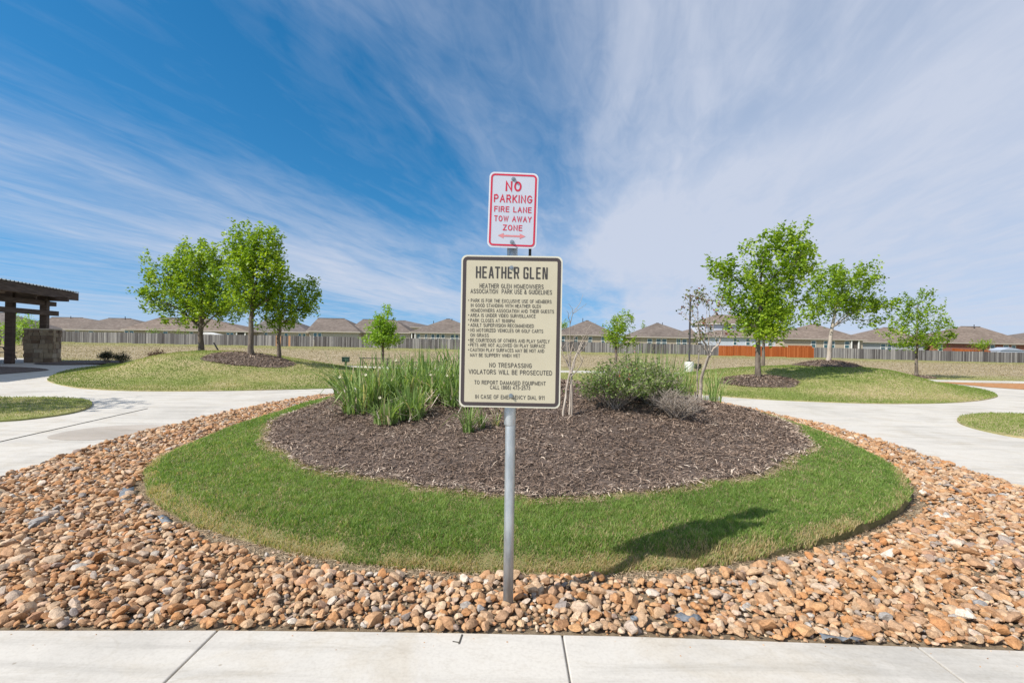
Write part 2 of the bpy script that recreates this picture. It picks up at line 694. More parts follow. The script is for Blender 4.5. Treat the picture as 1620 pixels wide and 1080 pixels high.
MT['hay'] = mat_leaf('hay_blades', [(0, (.20, .155, .08)), (.4, (.32, .255, .15)), (.75, (.40, .33, .20)), (1, (.26, .27, .11))], .25)
OAK = [(0, (.075, .140, .014)), (.3, (.150, .255, .022)), (.6, (.255, .375, .034)), (.85, (.375, .480, .055)), (1, (.48, .55, .12))]
MT['oak_leaf'] = mat_leaf('oak_leaf', OAK, .42, (1.7, 1.6, .6), .36)
MT['pale_leaf'] = mat_leaf('pale_leaf', [(0, (.12, .23, .025)), (.5, (.23, .37, .04)), (1, (.37, .48, .09))], .45, (1.6, 1.6, .7))
MT['shrub_leaf'] = mat_leaf('shrub_leaf', [(0, (.09, .14, .035)), (.4, (.16, .235, .06)), (.75, (.27, .33, .115)), (1, (.40, .41, .21))], .35)
MT['dark_leaf'] = mat_leaf('dark_leaf', [(0, (.018, .032, .012)), (.6, (.038, .055, .02)), (1, (.10, .06, .03))], .15)
MT['iris_leaf'] = mat_leaf('iris_leaf', [(0, (.095, .155, .045)), (.35, (.17, .255, .075)), (.65, (.27, .36, .12)), (.85, (.38, .44, .19)), (.92, (.48, .40, .25)), (1, (.53, .44, .30))], .36, (1.5, 1.6, .7))
MT['dry_twig'] = mat_leaf('dry_twig', [(0, (.19, .15, .12)), (.5, (.30, .25, .20)), (1, (.44, .38, .33))], 0.0, rough=.9)
MT['crape_leaf'] = mat_leaf('crape_leaf', [(0, (.06, .09, .02)), (.4, (.12, .16, .04)), (.7, (.20, .20, .07)), (.85, (.22, .06, .04)), (1, (.28, .10, .06))], .3)
MT['flower'] = mat_plain('cream_petal', (.66, .62, .42), .6)
MT['red_flower'] = mat_plain('red_petal', (.55, .05, .045), .6)
MT['bark'] = mat_noise('bark', [(.3, (.085, .065, .05)), (.5, (.15, .12, .095)), (.7, (.24, .20, .165))], 9, .95, .7, .02, 30, stretch=(1, 1, .25))
MT['bark_pale'] = mat_noise('pale_bark', [(.3, (.26, .21, .17)), (.5, (.38, .32, .26)), (.7, (.50, .44, .37))], 9, .9, .4, .01, 30, stretch=(1, 1, .25))
MT['galv'] = mat_noise('galvanised_steel', [(.3, (.36, .40, .43)), (.5, (.46, .50, .53)), (.7, (.56, .60, .62))], 26, .42, .06, .002, 80, metal=.65, spec=.5, stretch=(1, 1, .35))
MT['sign_cream'] = mat_noise('cream_sheeting', [(.25, (.465, .418, .305)), (.5, (.50, .452, .332)), (.75, (.515, .467, .346))], 4, .36, 0)
MT['sign_edge'] = mat_plain('cream_margin', (.60, .57, .46), .45, var=.02)
MT['sign_dark'] = mat_plain('dark_brown_ink', (.055, .042, .042), .5)
MT['ink'] = mat_plain('black_ink', (.045, .040, .038), .5)
MT['sign_white'] = mat_noise('white_sheeting', [(.3, (.45, .47, .54)), (.7, (.49, .51, .57))], 5, .4, 0)
MT['sign_rim'] = mat_plain('white_margin', (.60, .60, .63), .4, var=.02)
MT['red_ink'] = mat_plain('red_ink', (.50, .018, .05), .45, var=.1)
MT['faded_ink'] = mat_noise('faded_red_ink', [(.3, (.56, .16, .17)), (.7, (.60, .24, .25))], 20, .5, 0)
MT['bolt'] = mat_plain('zinc_bolt', (.33, .37, .40), .35, .8)
MT['dark_steel'] = mat_plain('dark_steel', (.045, .042, .04), .5, .3)
MT['timber'] = mat_noise('dark_stained_timber', [(.3, (.040, .027, .022)), (.5, (.075, .052, .042)), (.7, (.125, .092, .075))], 5, .8, .4, .01, 20, stretch=(.3, .3, 3))
MT['soffit'] = mat_noise('soffit_boards', [(.3, (.10, .062, .042)), (.7, (.17, .11, .075))], 3, .8, .3, .01)
MT['metal_roof'] = mat_plain('metal_roof', (.20, .22, .22), .4, .6)
MT['mortar'] = mat_noise('mortar', [(.3, (.30, .27, .22)), (.7, (.42, .38, .32))], 12, .95, .4)
MT['cap_stone'] = mat_noise('cap_stone', [(.3, (.40, .35, .28)), (.7, (.52, .47, .39))], 6, .9, .4)
m, nt, b = new_mat('limestone_block')
oi = nt.nodes.new('ShaderNodeObjectInfo')
rr = ramp_node(nt, [(0, (.13, .085, .055)), (.25, (.24, .18, .12)), (.5, (.34, .275, .19)), (.75, (.17, .12, .085)), (1, (.42, .36, .27))])
nt.links.new(oi.outputs['Random'], rr.inputs[0])
r5 = ramp_node(nt, [(.3, (.7, .7, .7)), (.7, (1.2, 1.2, 1.2))])
nt.links.new(noise_node(nt, coords(nt), 7, 6, .7), r5.inputs[0])
nt.links.new(mixc(nt, 1.0, rr.outputs[0], r5.outputs[0], 'MULTIPLY'), b.inputs['Base Color'])
b.inputs['Roughness'].default_value = .95
bump(nt, b, noise_node(nt, coords(nt), 18, 5), .6, .02)
MT['block'] = m


def mat_fence(name, stops):
    m, nt, b = new_mat(name)
    tc = nt.nodes.new('ShaderNodeTexCoord')
    sp = nt.nodes.new('ShaderNodeSeparateXYZ')
    nt.links.new(tc.outputs['Object'], sp.inputs[0])
    oi = nt.nodes.new('ShaderNodeObjectInfo')

    def mm(op, a, c=0.0):
        n = nt.nodes.new('ShaderNodeMath')
        n.operation = op
        for i, s in enumerate((a, c)):
            if isinstance(s, (int, float)):
                n.inputs[i].default_value = s
            else:
                nt.links.new(s, n.inputs[i])
        return n.outputs[0]
    idx = mm('ADD', mm('FLOOR', mm('DIVIDE', mm('ADD', sp.outputs['X'], .075), .15)), mm('MULTIPLY', oi.outputs['Random'], 97.0))
    wn = nt.nodes.new('ShaderNodeTexWhiteNoise')
    wn.noise_dimensions = '1D'
    nt.links.new(idx, wn.inputs['W'])
    v = coords(nt, 'world', (1, 1, .3))
    f = mm('ADD', mm('ADD', mm('MULTIPLY', wn.outputs['Value'], .62), mm('MULTIPLY', noise_node(nt, v, 2.2, 5, .7), .36)), mm('MULTIPLY', mm('SUBTRACT', oi.outputs['Random'], .45), .28))
    r = ramp_node(nt, stops)
    nt.links.new(f, r.inputs[0])
    nt.links.new(r.outputs[0], b.inputs['Base Color'])
    b.inputs['Roughness'].default_value = .95
    b.inputs['Specular IOR Level'].default_value = .1
    return m


MT['fence_grey'] = mat_fence('weathered_cedar', [(.1, (.065, .057, .055)), (.4, (.135, .122, .120)), (.62, (.20, .187, .182)), (.9, (.38, .35, .33))])
MT['fence_orange'] = mat_fence('stained_cedar', [(.1, (.26, .065, .018)), (.5, (.36, .095, .027)), (.9, (.47, .15, .05))])
MT['new_cedar'] = mat_plain('new_cedar', (.46, .25, .13), .9)
SHING = [(.3, (.125, .100, .085)), (.5, (.165, .135, .115)), (.7, (.215, .180, .155))]


def mat_shingle(name, k):
    st = [(p, tuple(a * q for a, q in zip(c, k))) for p, c in SHING]
    return mat_noise(name, st, 1.6, .95, .5, .03, 12, stretch=(1, 1, 3.5), fine=(.25, .14), spec=.1)


MT['shingle'] = [mat_shingle('shingle_brown', (1, 1, 1)), mat_shingle('shingle_grey', (.93, .98, 1.06)), mat_shingle('shingle_tan', (1.18, 1.13, 1.08))]
MT['wall_beige'] = mat_noise('beige_brick', [(.3, (.40, .35, .29)), (.7, (.50, .45, .38))], 4, .9, .2, stretch=(1, 1, 3))
MT['wall_grey'] = mat_noise('grey_siding', [(.3, (.33, .34, .36)), (.7, (.39, .40, .42))], 2, .8, .1)
MT['wall_tan'] = mat_noise('tan_brick', [(.3, (.34, .28, .21)), (.7, (.45, .38, .30))], 5, .9, .2, stretch=(1, 1, 3))
MT['wall_blue'] = mat_noise('pale_blue_siding', [(.3, (.46, .49, .55)), (.7, (.52, .55, .61))], 2, .8, .1)
MT['wall_red'] = mat_noise('red_brick', [(.3, (.22, .085, .06)), (.7, (.33, .14, .10))], 5, .9, .2, stretch=(1, 1, 3))
MT['trim'] = mat_plain('white_trim', (.72, .70, .66), .6, var=.04)
MT['fascia'] = mat_plain('tan_fascia', (.42, .37, .31), .7)
MT['glass'] = mat_plain('window_glass', (.035, .10, .115), .06, 0, .9)
MT['door'] = mat_plain('patio_door', (.10, .075, .06), .5)
MT['lamp_base'] = mat_noise('lamp_footing_concrete', [(.3, (.62, .61, .58)), (.7, (.74, .73, .70))], 5, .85, .2)
MT['box_green'] = mat_plain('utility_green', (.035, .075, .05), .5)
MT['shed'] = mat_plain('shed_grey', (.36, .40, .47), .6)
MT['fabric'] = mat_noise('weed_fabric', [(.3, (.09, .095, .10)), (.7, (.24, .26, .28))], 30, .6, .4, .01, spec=.6)
MT['brown_hedge'] = mat_leaf('brown_leaf', [(0, (.09, .05, .035)), (1, (.22, .13, .08))], .1)
MT['porch_shade'] = mat_plain('painted_porch_shade', (.10, .085, .075), .9)  # dark colour painted to stand in for the shade inside a porch

# ------------------------------------------------------------------ island outlines
IC = np.array((0.2, 8.6))


def polar_outline(px, H, back, n=220):
    P = [hit(x, y, H) for x, y in px]
    th, rr_ = [], []
    for p in list(P) + [Vector((a, b_, 0)) for a, b_ in back]:
        th.append(math.atan2(p.y - IC[1], p.x - IC[0]))
        rr_.append(math.hypot(p.x - IC[0], p.y - IC[1]))
    k = np.argsort(th)
    th, rr_ = np.array(th)[k], np.array(rr_)[k]
    th = np.concatenate([th - 2 * np.pi, th, th + 2 * np.pi])
    rr_ = np.tile(rr_, 3)
    T = np.linspace(-np.pi, np.pi, n, endpoint=False)
    rad = np.interp(T, th, rr_)
    ker = np.array([1, 2, 3, 2, 1]) / 9.0
    rad = np.convolve(np.concatenate([rad[-2:], rad, rad[:2]]), ker, 'valid')
    return T, rad


GR_PX = [(500, 633), (440, 650), (380, 668), (320, 690), (270, 710), (240, 725), (229, 740), (232, 760), (250, 785), (290, 809), (350, 833), (430, 855), (520, 873), (620, 884),
         (740, 892), (860, 896), (980, 894), (1080, 887), (1180, 871), (1270, 850), (1350, 824), (1410, 799), (1440, 776), (1437, 755), (1410, 730), (1370, 708), (1310, 685),
         (1250, 665), (1190, 650), (1150, 642)]
MU_PX = [(515, 637), (470, 652), (425, 672), (408, 690), (420, 705), (450, 722), (480, 738), (520, 747), (600, 757), (700, 770), (760, 777), (860, 785), (960, 782), (1050, 775),
         (1130, 763), (1200, 745), (1250, 722), (1276, 700), (1270, 685), (1240, 668), (1200, 655), (1160, 643)]
T_, RG = polar_outline(GR_PX, h_island, [(-3.4, 13.6), (0.2, 14.6), (3.8, 13.8)])
_, RM = polar_outline(MU_PX, h_island, [(-2.6, 11.9), (0.2, 12.8), (3.2, 12.0)])
RM = np.minimum(RM, RG - .12)
wob = rng.normal(0, 1, len(RM))
wob = np.convolve(np.concatenate([wob[-3:], wob, wob[:3]]), np.ones(7) / 7, 'valid')
RM = RM + wob * .13


def rad_at(R_, x, y):
    t = np.arctan2(y - IC[1], x - IC[0])
    return np.interp(t, np.append(T_, np.pi), np.append(R_, R_[0]))


def rel(R_, x, y):
    """distance outside an outline (negative inside), measured along the radius"""
    return np.hypot(x - IC[0], y - IC[1]) - rad_at(R_, x, y)


def h_turf(x, y):
    return h_island(x, y) - .052 * sstep(-.16, .03, rel(RG, x, y))


def ring_poly(R_):
    return [(IC[0] + r * math.cos(t), IC[1] + r * math.sin(t)) for t, r in zip(T_, R_)]


Z0 = h_flat(0.0)
rock_left = [hit(x, y, Z0) for x, y in [(0, 757), (100, 723), (200, 690), (320, 662), (420, 640), (500, 626)]]
rock_right = [hit(x, y, Z0) for x, y in [(1140, 637), (1200, 650), (1300, 672), (1400, 700), (1500, 735), (1620, 775)]]
front_edge = [(-9.5, 2.50), (-2.69, 2.545), (-1.5, 2.585), (-0.4, 2.60), (0.7, 2.60), (1.6, 2.575), (2.7, 2.54), (9.5, 2.48)]
ROCK_POLY = [(p.x, p.y) for p in rock_left] + [(-3.6, 14.9), (0.2, 15.9), (4.3, 14.9)] + [(p.x, p.y) for p in rock_right] + \
            [(7.0, 4.1), (9.5, 3.0)] + front_edge[::-1] + [(-9.5, 3.0), (-7.0, 3.9)]


# ------------------------------------------------------------------ ground, paving and lawns
def grid_ground():
    xs = np.concatenate([np.linspace(-700, -110, 12), np.linspace(-100, 150, 90), np.linspace(160, 700, 12)])
    ys = np.concatenate([np.linspace(-60, 10, 8), np.linspace(12, 100, 60), np.linspace(110, 1400, 14)])
    X, Y = np.meshgrid(xs, ys)
    Z = h_field(X, Y)
    V = np.column_stack([X.ravel(), Y.ravel(), Z.ravel()])
    nx = len(xs)
    F = [(j * nx + i, j * nx + i + 1, (j + 1) * nx + i + 1, (j + 1) * nx + i) for j in range(len(ys) - 1) for i in range(nx - 1)]
    return tag(link('ground', np_mesh('ground', V, F, smooth=True), MT['field']), 'mown park field, straw coloured hay beyond green lawn', kind='structure')


grid_ground()


def P0(x, y):
    p = hit(x, y, Z0)
    return (p.x, p.y)


plaza_poly = [(-60, -8), (60, -8), (60, 17.5), (35, 18.9), P0(1620, 615), P0(1560, 611), P0(1490, 605), (18, 22.6), (9, 17.2), (0, 17.4), (-8, 17.2), (-13, 20.5), (-18, 23.6),
              P0(170, 577), P0(110, 576.5), P0(60, 575), (-26.6, 28.6), (-45, 33), (-60, 33)]
o = sheet('concrete_plaza', plaza_poly, h_flat(-0.006), 0, MT['concrete'])
tag(o, 'pale broom finished concrete walks around the planted island', kind='structure')
plaza = o
jb = MB()
jb.obox((-7.55, 8.6, -0.001), (0.006, 0.002, 0), (-.22, 1.75, 0), (0, 0, .003))
jb.build('joint', MT['joint'], plaza)
jb = MB()
jb.obox((9.2, 6.6, -0.001), (1.9, .06, 0), (0, .006, 0), (0, 0, .003))
jb.build('joint', MT['joint'], plaza)
st_poly = smooth_poly([P0(60, 693), P0(110, 680), P0(180, 672), P0(262, 671), P0(255, 680), P0(190, 692), P0(130, 697)], 2)
sheet('stain', st_poly, h_flat(-0.003), 0, MT['stain'], plaza)

# near sidewalk: cast slabs with open joints
walk = tag(link('sidewalk', MB().box(-9.5, 9.5, .7, 2.44, -.09, -.05).mesh('sidewalk'), MT['joint']), 'near concrete sidewalk of long slabs with dark joints', kind='structure')
fe = np.array(front_edge)
for x0, x1 in [(-9.4, -7.08), (-7.08, -5.23), (-5.23, -3.39), (-3.39, -1.54), (-1.54, .30), (.30, 2.17), (2.17, 4.02), (4.02, 5.9), (5.9, 7.7), (7.7, 9.4)]:
    xs = np.linspace(x0 + .005, x1 - .005, 7)
    top = [(x, float(np.interp(x, fe[:, 0], fe[:, 1])) - .002) for x in xs]
    poly = [(x0 + .005, .8), (x1 - .005, .8)] + top[::-1]
    mb = MB()
    n = len(poly)
    mb.add([(x, y, 0.012) for x, y in poly] + [(x, y, -.08) for x, y in poly],
           [tuple(range(n))] + [(i, i + n, (i + 1) % n + n, (i + 1) % n) for i in range(n)])
    mb.build('concrete_slab', MT['concrete'], walk, bevel=.006)
ck = MB()
a, c_ = hit(731, 1005, h_flat(.012)), hit(726, 1019, h_flat(.012))
ck.bar(a + Vector((0, 0, .002)), c_ + Vector((0, 0, .002)), .007, .004)
ck.bar(c_ + Vector((-.035, .02, .002)), c_ + Vector((0, .012, .002)), .004, .003)
ck.build('crack', MT['joint'], walk)

rock_bed = tag(sheet('rock_bed', ROCK_POLY, h_flat(.004), 0, MT['soil']), 'bed of tan and orange river rock around the island', kind='structure')
turf_ring = tag(sheet('island_lawn', ring_poly(RG), h_turf, .16, MT['turf_soil'], skirt=.08), 'ring of short green turf on the raised island', kind='structure')
mulch_bed = tag(sheet('mulch_bed', ring_poly(RM), h_island, .28, MT['mulch'], zadd=.022, skirt=.03), 'dark shredded wood mulch mounded on the island', kind='structure')

LB_PX = [(72, 600), (80, 605), (100, 610), (130, 615), (200, 618.5), (300, 619), (400, 617.5), (500, 615), (560, 613)]
left_poly = smooth_poly([P0(*p) for p in LB_PX] + [(-3.5, 16.2), (-3, 20), (-6, 25.0), (-10, 26.2), (-14, 26.3), (-19.5, 26.3), (-21.5, 25.6)] + [P0(170, 577), P0(120, 583), P0(90, 590)], 2)
RB_PX = [(1130, 626), (1180, 630), (1250, 634), (1330, 637), (1400, 638.5), (1460, 638.5), (1510, 637), (1550, 634), (1575, 629), (1580, 626), (1570, 620), (1550, 615), (1520, 610), (1490, 605)]
right_poly = smooth_poly([P0(*p) for p in RB_PX] + [(18.5, 24.2), (13.5, 25.6), (8, 25.5), (5, 22), (4.4, 17)], 2)
EDGE['left'], EDGE['right'] = left_poly, right_poly
nl_poly = smooth_poly([P0(*p) for p in [(0, 630), (60, 629), (110, 630), (140, 633), (147, 638), (143, 645), (120, 653), (70, 661), (0, 668)]] + [(-12, 6.8), (-20, 6.2), (-22, 9), (-20, 11.8)], 2)
nr_poly = smooth_poly([P0(*p) for p in [(1620, 655), (1560, 654), (1525, 657), (1512, 663), (1517, 670), (1540, 678), (1580, 687), (1620, 694)]][::-1] + [(11, 7.2), (18, 6.2), (22, 9), (19, 12.3)][0:0] +
                      [(17, 12.3), (22, 12), (22, 6.5), (11.5, 6.9)], 2)
# order the near right lawn outline so that it runs once round
nr_pts = [P0(1620, 655), P0(1560, 654), P0(1525, 657), P0(1512, 663), P0(1517, 670), P0(1540, 678), P0(1580, 687), P0(1620, 694), (11.4, 7.3), (18, 6.4), (22, 9), (19, 12.2)]
nr_poly = smooth_poly(nr_pts, 2)
tag(sheet('lawn_berm', left_poly, h_left, .5, MT['lawn_soil'], skirt=.08), 'grassy berm with oaks behind the island, pavilion side', kind='structure')
tag(sheet('lawn_berm', right_poly, h_right, .5, MT['lawn_soil'], skirt=.08), 'grassy berm with oaks towards the orange mulch bed', kind='structure')
h_nl = h_flat(.025)
tag(sheet('lawn', nl_poly, h_nl, .8, MT['lawn_soil'], skirt=.06), 'rounded lawn end at the edge of the photo, in tree shade', kind='structure')
tag(sheet('lawn', nr_poly, h_nl, .8, MT['lawn_soil'], skirt=.06), 'rounded sunlit lawn end opposite the shaded one', kind='structure')
path_pts = [(-20, 27.2), (14, 26.3), (18.5, 24.9), (23, 24.6), (60, 26)]
pp = [(x, y + .8) for x, y in path_pts][::-1] + [(x, y - .8) for x, y in path_pts]
tag(sheet('footpath', pp, h_flat(.0), 0, MT['concrete'], skirt=.03), 'thin straight concrete path crossing in front of the hay field', kind='structure')
ob = [P0(1470, 605.5), P0(1500, 605.8), P0(1560, 612), P0(1620, 616), (36, 19.8), (60, 18.5), (60, 24.5), (23, 23.6), (20, 23.8)]
tag(sheet('playground_surface', ob, h_flat(.004), 0, MT['orange_mulch']), 'orange wood mulch bed beyond the curving walk', kind='structure')
pb = smooth_poly([P0(-60, 579), P0(0, 580), P0(50, 581), P0(86, 585), P0(50, 588), P0(0, 592), P0(-60, 595)], 2)
tag(sheet('mulch_bed', pb, h_flat(.01), 0, MT['mulch']), 'dark mulch bed set in the concrete before the pavilion', kind='structure')
bb = smooth_poly([P0(50, 576.5), P0(110, 577.5), P0(165, 576), P0(200, 574), P0(190, 570), P0(110, 571), P0(60, 573)], 2)
tag(sheet('mulch_bed', bb, h_flat(.03), 0, MT['mulch']), 'narrow mulch bed with two dark shrubs by the stone pier', kind='structure')


# ------------------------------------------------------------------ ground cover
def blades(P, h, w, lean, seed, rnd, name, m, parent=None, kind='stuff'):
    r = np.random.default_rng(seed)
    n = len(P)
    a = r.uniform(0, 2 * np.pi, n)
    b = r.uniform(0, 2 * np.pi, n)
    side = np.column_stack([np.cos(a), np.sin(a), np.zeros(n)]) * (w / 2)[:, None]
    ln = np.column_stack([np.cos(b), np.sin(b), np.zeros(n)]) * (h * lean * r.uniform(.2, 1.0, n))[:, None]
    up = np.zeros((n, 3))
    up[:, 2] = h
    base = P
    mid = P + up * .55 + ln * .35
    tip = P + up * .95 + ln
    V = np.stack([base - side, base + side, mid - side * .8, mid + side * .8, tip], 1).reshape(-1, 3)
    i = np.arange(n)[:, None] * 5
    F = np.concatenate([i + [[0, 1, 3]], i + [[0, 3, 2]], i + [[2, 3, 4]]], 1).reshape(-1, 3)
    o_ = link(name, np_mesh(name, V, F, {'rnd': np.repeat(rnd, 5)}), m, parent)
    if kind:
        o_['kind'] = kind
    return o_


def vnoise(x, y, s, seed):
    """smooth value noise 0..1"""
    r = np.random.default_rng(seed).random((64, 64))
    gx, gy = x / s, y / s
    ix, iy = np.floor(gx).astype(int), np.floor(gy).astype(int)
    fx, fy = gx - ix, gy - iy
    fx, fy = fx * fx * (3 - 2 * fx), fy * fy * (3 - 2 * fy)
    g = lambda i, j: r[i % 64, j % 64]
    return (g(ix, iy) * (1 - fx) + g(ix + 1, iy) * fx) * (1 - fy) + (g(ix, iy + 1) * (1 - fx) + g(ix + 1, iy + 1) * fx) * fy


def island_turf():
    n = 900000
    x = rng.uniform(-5.2, 6.4, n)
    y = 3.1 + (rng.random(n) ** 1.6) * 8.6
    keep_p = np.clip((4.2 / y) ** .9, 0, 1)
    k = rng.random(n) < keep_p
    x, y = x[k], y[k]
    out_, inn = rel(RG, x, y), rel(RM, x, y)
    pn = vnoise(x, y, .35, 11)
    rag = vnoise(x, y, .11, 12)
    k = (out_ < .012 + .05 * (rag - .4)) & (inn > .03 + .24 * (pn - .5) + .12 * (rag - .5)) & (np.abs(x) < y * 1.12)
    x, y, out_, inn = x[k], y[k], out_[k], inn[k]
    sparse = .55 * (inn < .12) * vnoise(x, y, .25, 19)
    k = rng.random(len(x)) > sparse
    x, y, out_, inn = x[k], y[k], out_[k], inn[k]
    n = len(x)
    P = np.column_stack([x, y, h_turf(x, y) - .004])
    clump = vnoise(x, y, .07, 23)
    hh = rng.uniform(.022, .046, n) * (.75 + .35 * vnoise(x, y, .5, 3)) * (.62 + .85 * clump)
    hh *= 1 + .35 * np.clip(1 - np.abs(out_) / .08, 0, 1)
    w = rng.uniform(.0034, .0064, n) * np.clip(y / 4.2, 1, 2.6)
    # straw coloured patches towards both rims
    dry = np.clip(1 - np.abs(out_ + .01) / .12, 0, 1) * (.35 + .9 * (vnoise(x, y, .35, 5) > .42))
    dry += np.clip(1 - inn / .18, 0, 1) * .7
    dry += (vnoise(x, y, .7, 8) > .72) * .14 + (vnoise(x, y, .16, 9) > .84) * .25 + np.clip(1 - np.abs(out_ + .25) / .3, 0, 1) * .05
    rnd = np.clip(rng.beta(2.0, 2.4, n) * .62 + .10 + .16 * (vnoise(x, y, .9, 21) - .5) + .34 * (clump - .5), 0, .8)
    isdry = rng.random(n) < np.clip(dry, 0, .85) * .9 + .02
    rnd[isdry] = rng.uniform(.80, 1.0, isdry.sum())
    print('turf blades', n)
    blades(P, hh, w, 1.0, 31, rnd, 'turf_grass', MT['turf'], turf_ring)


island_turf()


def lawn_turf(poly, H, n, seed, parent):
    p = np.array(poly)
    r = np.random.default_rng(seed)
    x = r.uniform(p[:, 0].min(), p[:, 0].max(), n)
    y = p[:, 1].min() + r.random(n) ** 1.3 * (p[:, 1].max() - p[:, 1].min())
    k = inside(poly, x, y) & (np.abs(x) < y * 1.15)
    x, y = x[k], y[k]
    n = len(x)
    P = np.column_stack([x, y, H(x, y) - .005])
    pn = vnoise(x, y, 1.1, seed)
    rnd = np.clip(r.beta(2, 2.2, n) * .72 + (pn - .36) * .5 + (vnoise(x, y, 3.1, seed + 5) - .5) * .55, 0, 1)
    blades(P, r.uniform(.025, .055, n), r.uniform(.008, .016, n) * np.clip(y / 14, .6, 1.6), .8, seed + 1, rnd, 'lawn_grass', MT['lawn'], parent)


_l = [o for o in bpy.data.objects if o.name.startswith('lawn_berm')]
_n = [o for o in bpy.data.objects if o.name in ('lawn', 'lawn.001')]
lawn_turf(left_poly, h_left, 110000, 41, _l[0])
lawn_turf(right_poly, h_right, 110000, 43, _l[1])
lawn_turf(nl_poly, h_nl, 60000, 45, _n[0])
lawn_turf(nr_poly, h_nl, 60000, 47, _n[1])


def field_hay():
    n = 90000
    y = 17.5 + rng.random(n) ** 1.5 * 60
    x = rng.uniform(-1.12, 1.12, n) * y
    k = ~(inside(left_poly, x, y) | inside(right_poly, x, y) | inside(plaza_poly, x, y) | inside(pp, x, y) | inside(ob, x, y))
    x, y = x[k], y[k]
    n = len(x)
    P = np.column_stack([x, y, h_field(x, y) - .01])
    near = y < 27 + 5 * vnoise(x, y, 6, 51)
    rnd = rng.uniform(0, .85, n)
    rnd[near] = rng.uniform(.85, 1, near.sum())
    blades(P, rng.uniform(.03, .09, n), rng.uniform(.02, .05, n) * (y / 30), 1.2, 52, rnd, 'field_stubble', MT['hay'], bpy.data.objects['ground'])


field_hay()


def chips(P, nrm_tilt, L, W, seed, name, parent, rnd=None):
    r = np.random.default_rng(seed)
    n = len(P)
    a = r.uniform(0, 2 * np.pi, n)
    tl = r.normal(0, nrm_tilt, n)
    d = np.column_stack([np.cos(a) * np.cos(tl), np.sin(a) * np.cos(tl), np.sin(tl)])
    s = np.column_stack([-np.sin(a), np.cos(a), r.normal(0, .5, n)])
    s /= np.linalg.norm(s, axis=1)[:, None]
    bend = np.zeros((n, 3))
    bend[:, 2] = r.uniform(-.08, .16, n) * L
    bend += s * (r.normal(0, .06, n) * L)[:, None]
    h = (L / 2)[:, None]
    w = (W / 2)[:, None]
    V = np.stack([P - d * h - s * w * .6, P - d * h + s * w * .6, P + bend - s * w, P + bend + s * w, P + d * h - s * w * .5, P + d * h + s * w * .5], 1).reshape(-1, 3)
    i = np.arange(n)[:, None] * 6
    F = np.concatenate([i + [[0, 1, 3]], i + [[0, 3, 2]], i + [[2, 3, 5]], i + [[2, 5, 4]]], 1).reshape(-1, 3)
    if rnd is None:
        rnd = r.beta(1.5, 2.2, n)
    o_ = link(name, np_mesh(name, V, F, {'rnd': np.repeat(rnd, 6)}), MT['chip'], parent)
    o_['kind'] = 'stuff'
    return o_


def island_mulch():
    n = 200000
    x = rng.uniform(-5, 6, n)
    y = 3.9 + rng.random(n) ** 1.5 * 8.4
    k = (rel(RM, x, y) < .03 + .10 * rng.random(n) ** 2)
    x, y = x[k], y[k]
    n = len(x)
    print('chips', n)
    P = np.column_stack([x, y, h_island(x, y) + .024 + rng.uniform(0, .018, n) + .030 * (vnoise(x, y, .22, 64) - .4)])
    L = rng.gamma(2.4, .0150, n).clip(.010, .13)
    W = rng.uniform(.0045, .0125, n) * np.clip(y / 5, .9, 1.8)
    rim = np.clip(1 + rel(RM, x, y) / .16, 0, 1)
    rnd = np.clip(rng.beta(1.5, 2.5, n) + .18 * (vnoise(x, y, .6, 61) - .5) + .42 * rim * rng.random(n), 0, 1)
    chips(P, .28, L, W, 62, 'wood_chips', mulch_bed, rnd)


island_mulch()


def rim_litter():
    n = 420000
    x = rng.uniform(-5.2, 6.4, n)
    y = 3.0 + rng.random(n) ** 1.5 * 8.0
    o_, i_ = rel(RG, x, y), rel(RM, x, y)
    nz = vnoise(x, y, .3, 66)
    a_ = (o_ > -.01) & (o_ < .05 + .14 * nz) & (rng.random(n) < .55)
    b_ = (i_ > -.07 * nz) & (i_ < .02 + .17 * nz)
    for k, H, par in ((a_, lambda p, q: .006 + 0 * p, rock_bed), (b_, lambda p, q: h_turf(p, q) + .004, mulch_bed)):
        m_ = int(k.sum())
        P = np.column_stack([x[k], y[k], H(x[k], y[k]) + rng.uniform(.002, .016, m_)])
        chips(P, .2, rng.gamma(2.2, .013, m_).clip(.008, .07), rng.uniform(.002, .0055, m_) * np.clip(y[k] / 5, .9, 1.8), 67, 'straw_litter', par, rng.uniform(.45, 1.0, m_)).data.materials[0] = MT['straw']


rim_litter()


# ------------------------------------------------------------------ river rock
def ico(sub):
    import bmesh
    bm = bmesh.new()
    bmesh.ops.create_icosphere(bm, subdivisions=sub, radius=1.0)
    V = np.array([v.co[:] for v in bm.verts])
    F = np.array([[v.index for v in f.verts] for f in bm.faces])
    bm.free()
    return V, F


def rock_shape(seed, sub):
    r = np.random.default_rng(seed)
    V, F = ico(sub)
    V = V.copy()
    for _ in range(9):
        nv = r.normal(0, 1, 3)
        nv /= np.linalg.norm(nv)
        dist = r.uniform(.50, .82)
        over = V @ nv - dist
        V -= np.outer(np.clip(over, 0, None) * .97, nv)
    V *= (1 + r.normal(0, .035, len(V)))[:, None]
    V *= np.array([r.uniform(1.0, 1.45), r.uniform(.78, 1.0), r.uniform(.5, .8)])
    return V, F


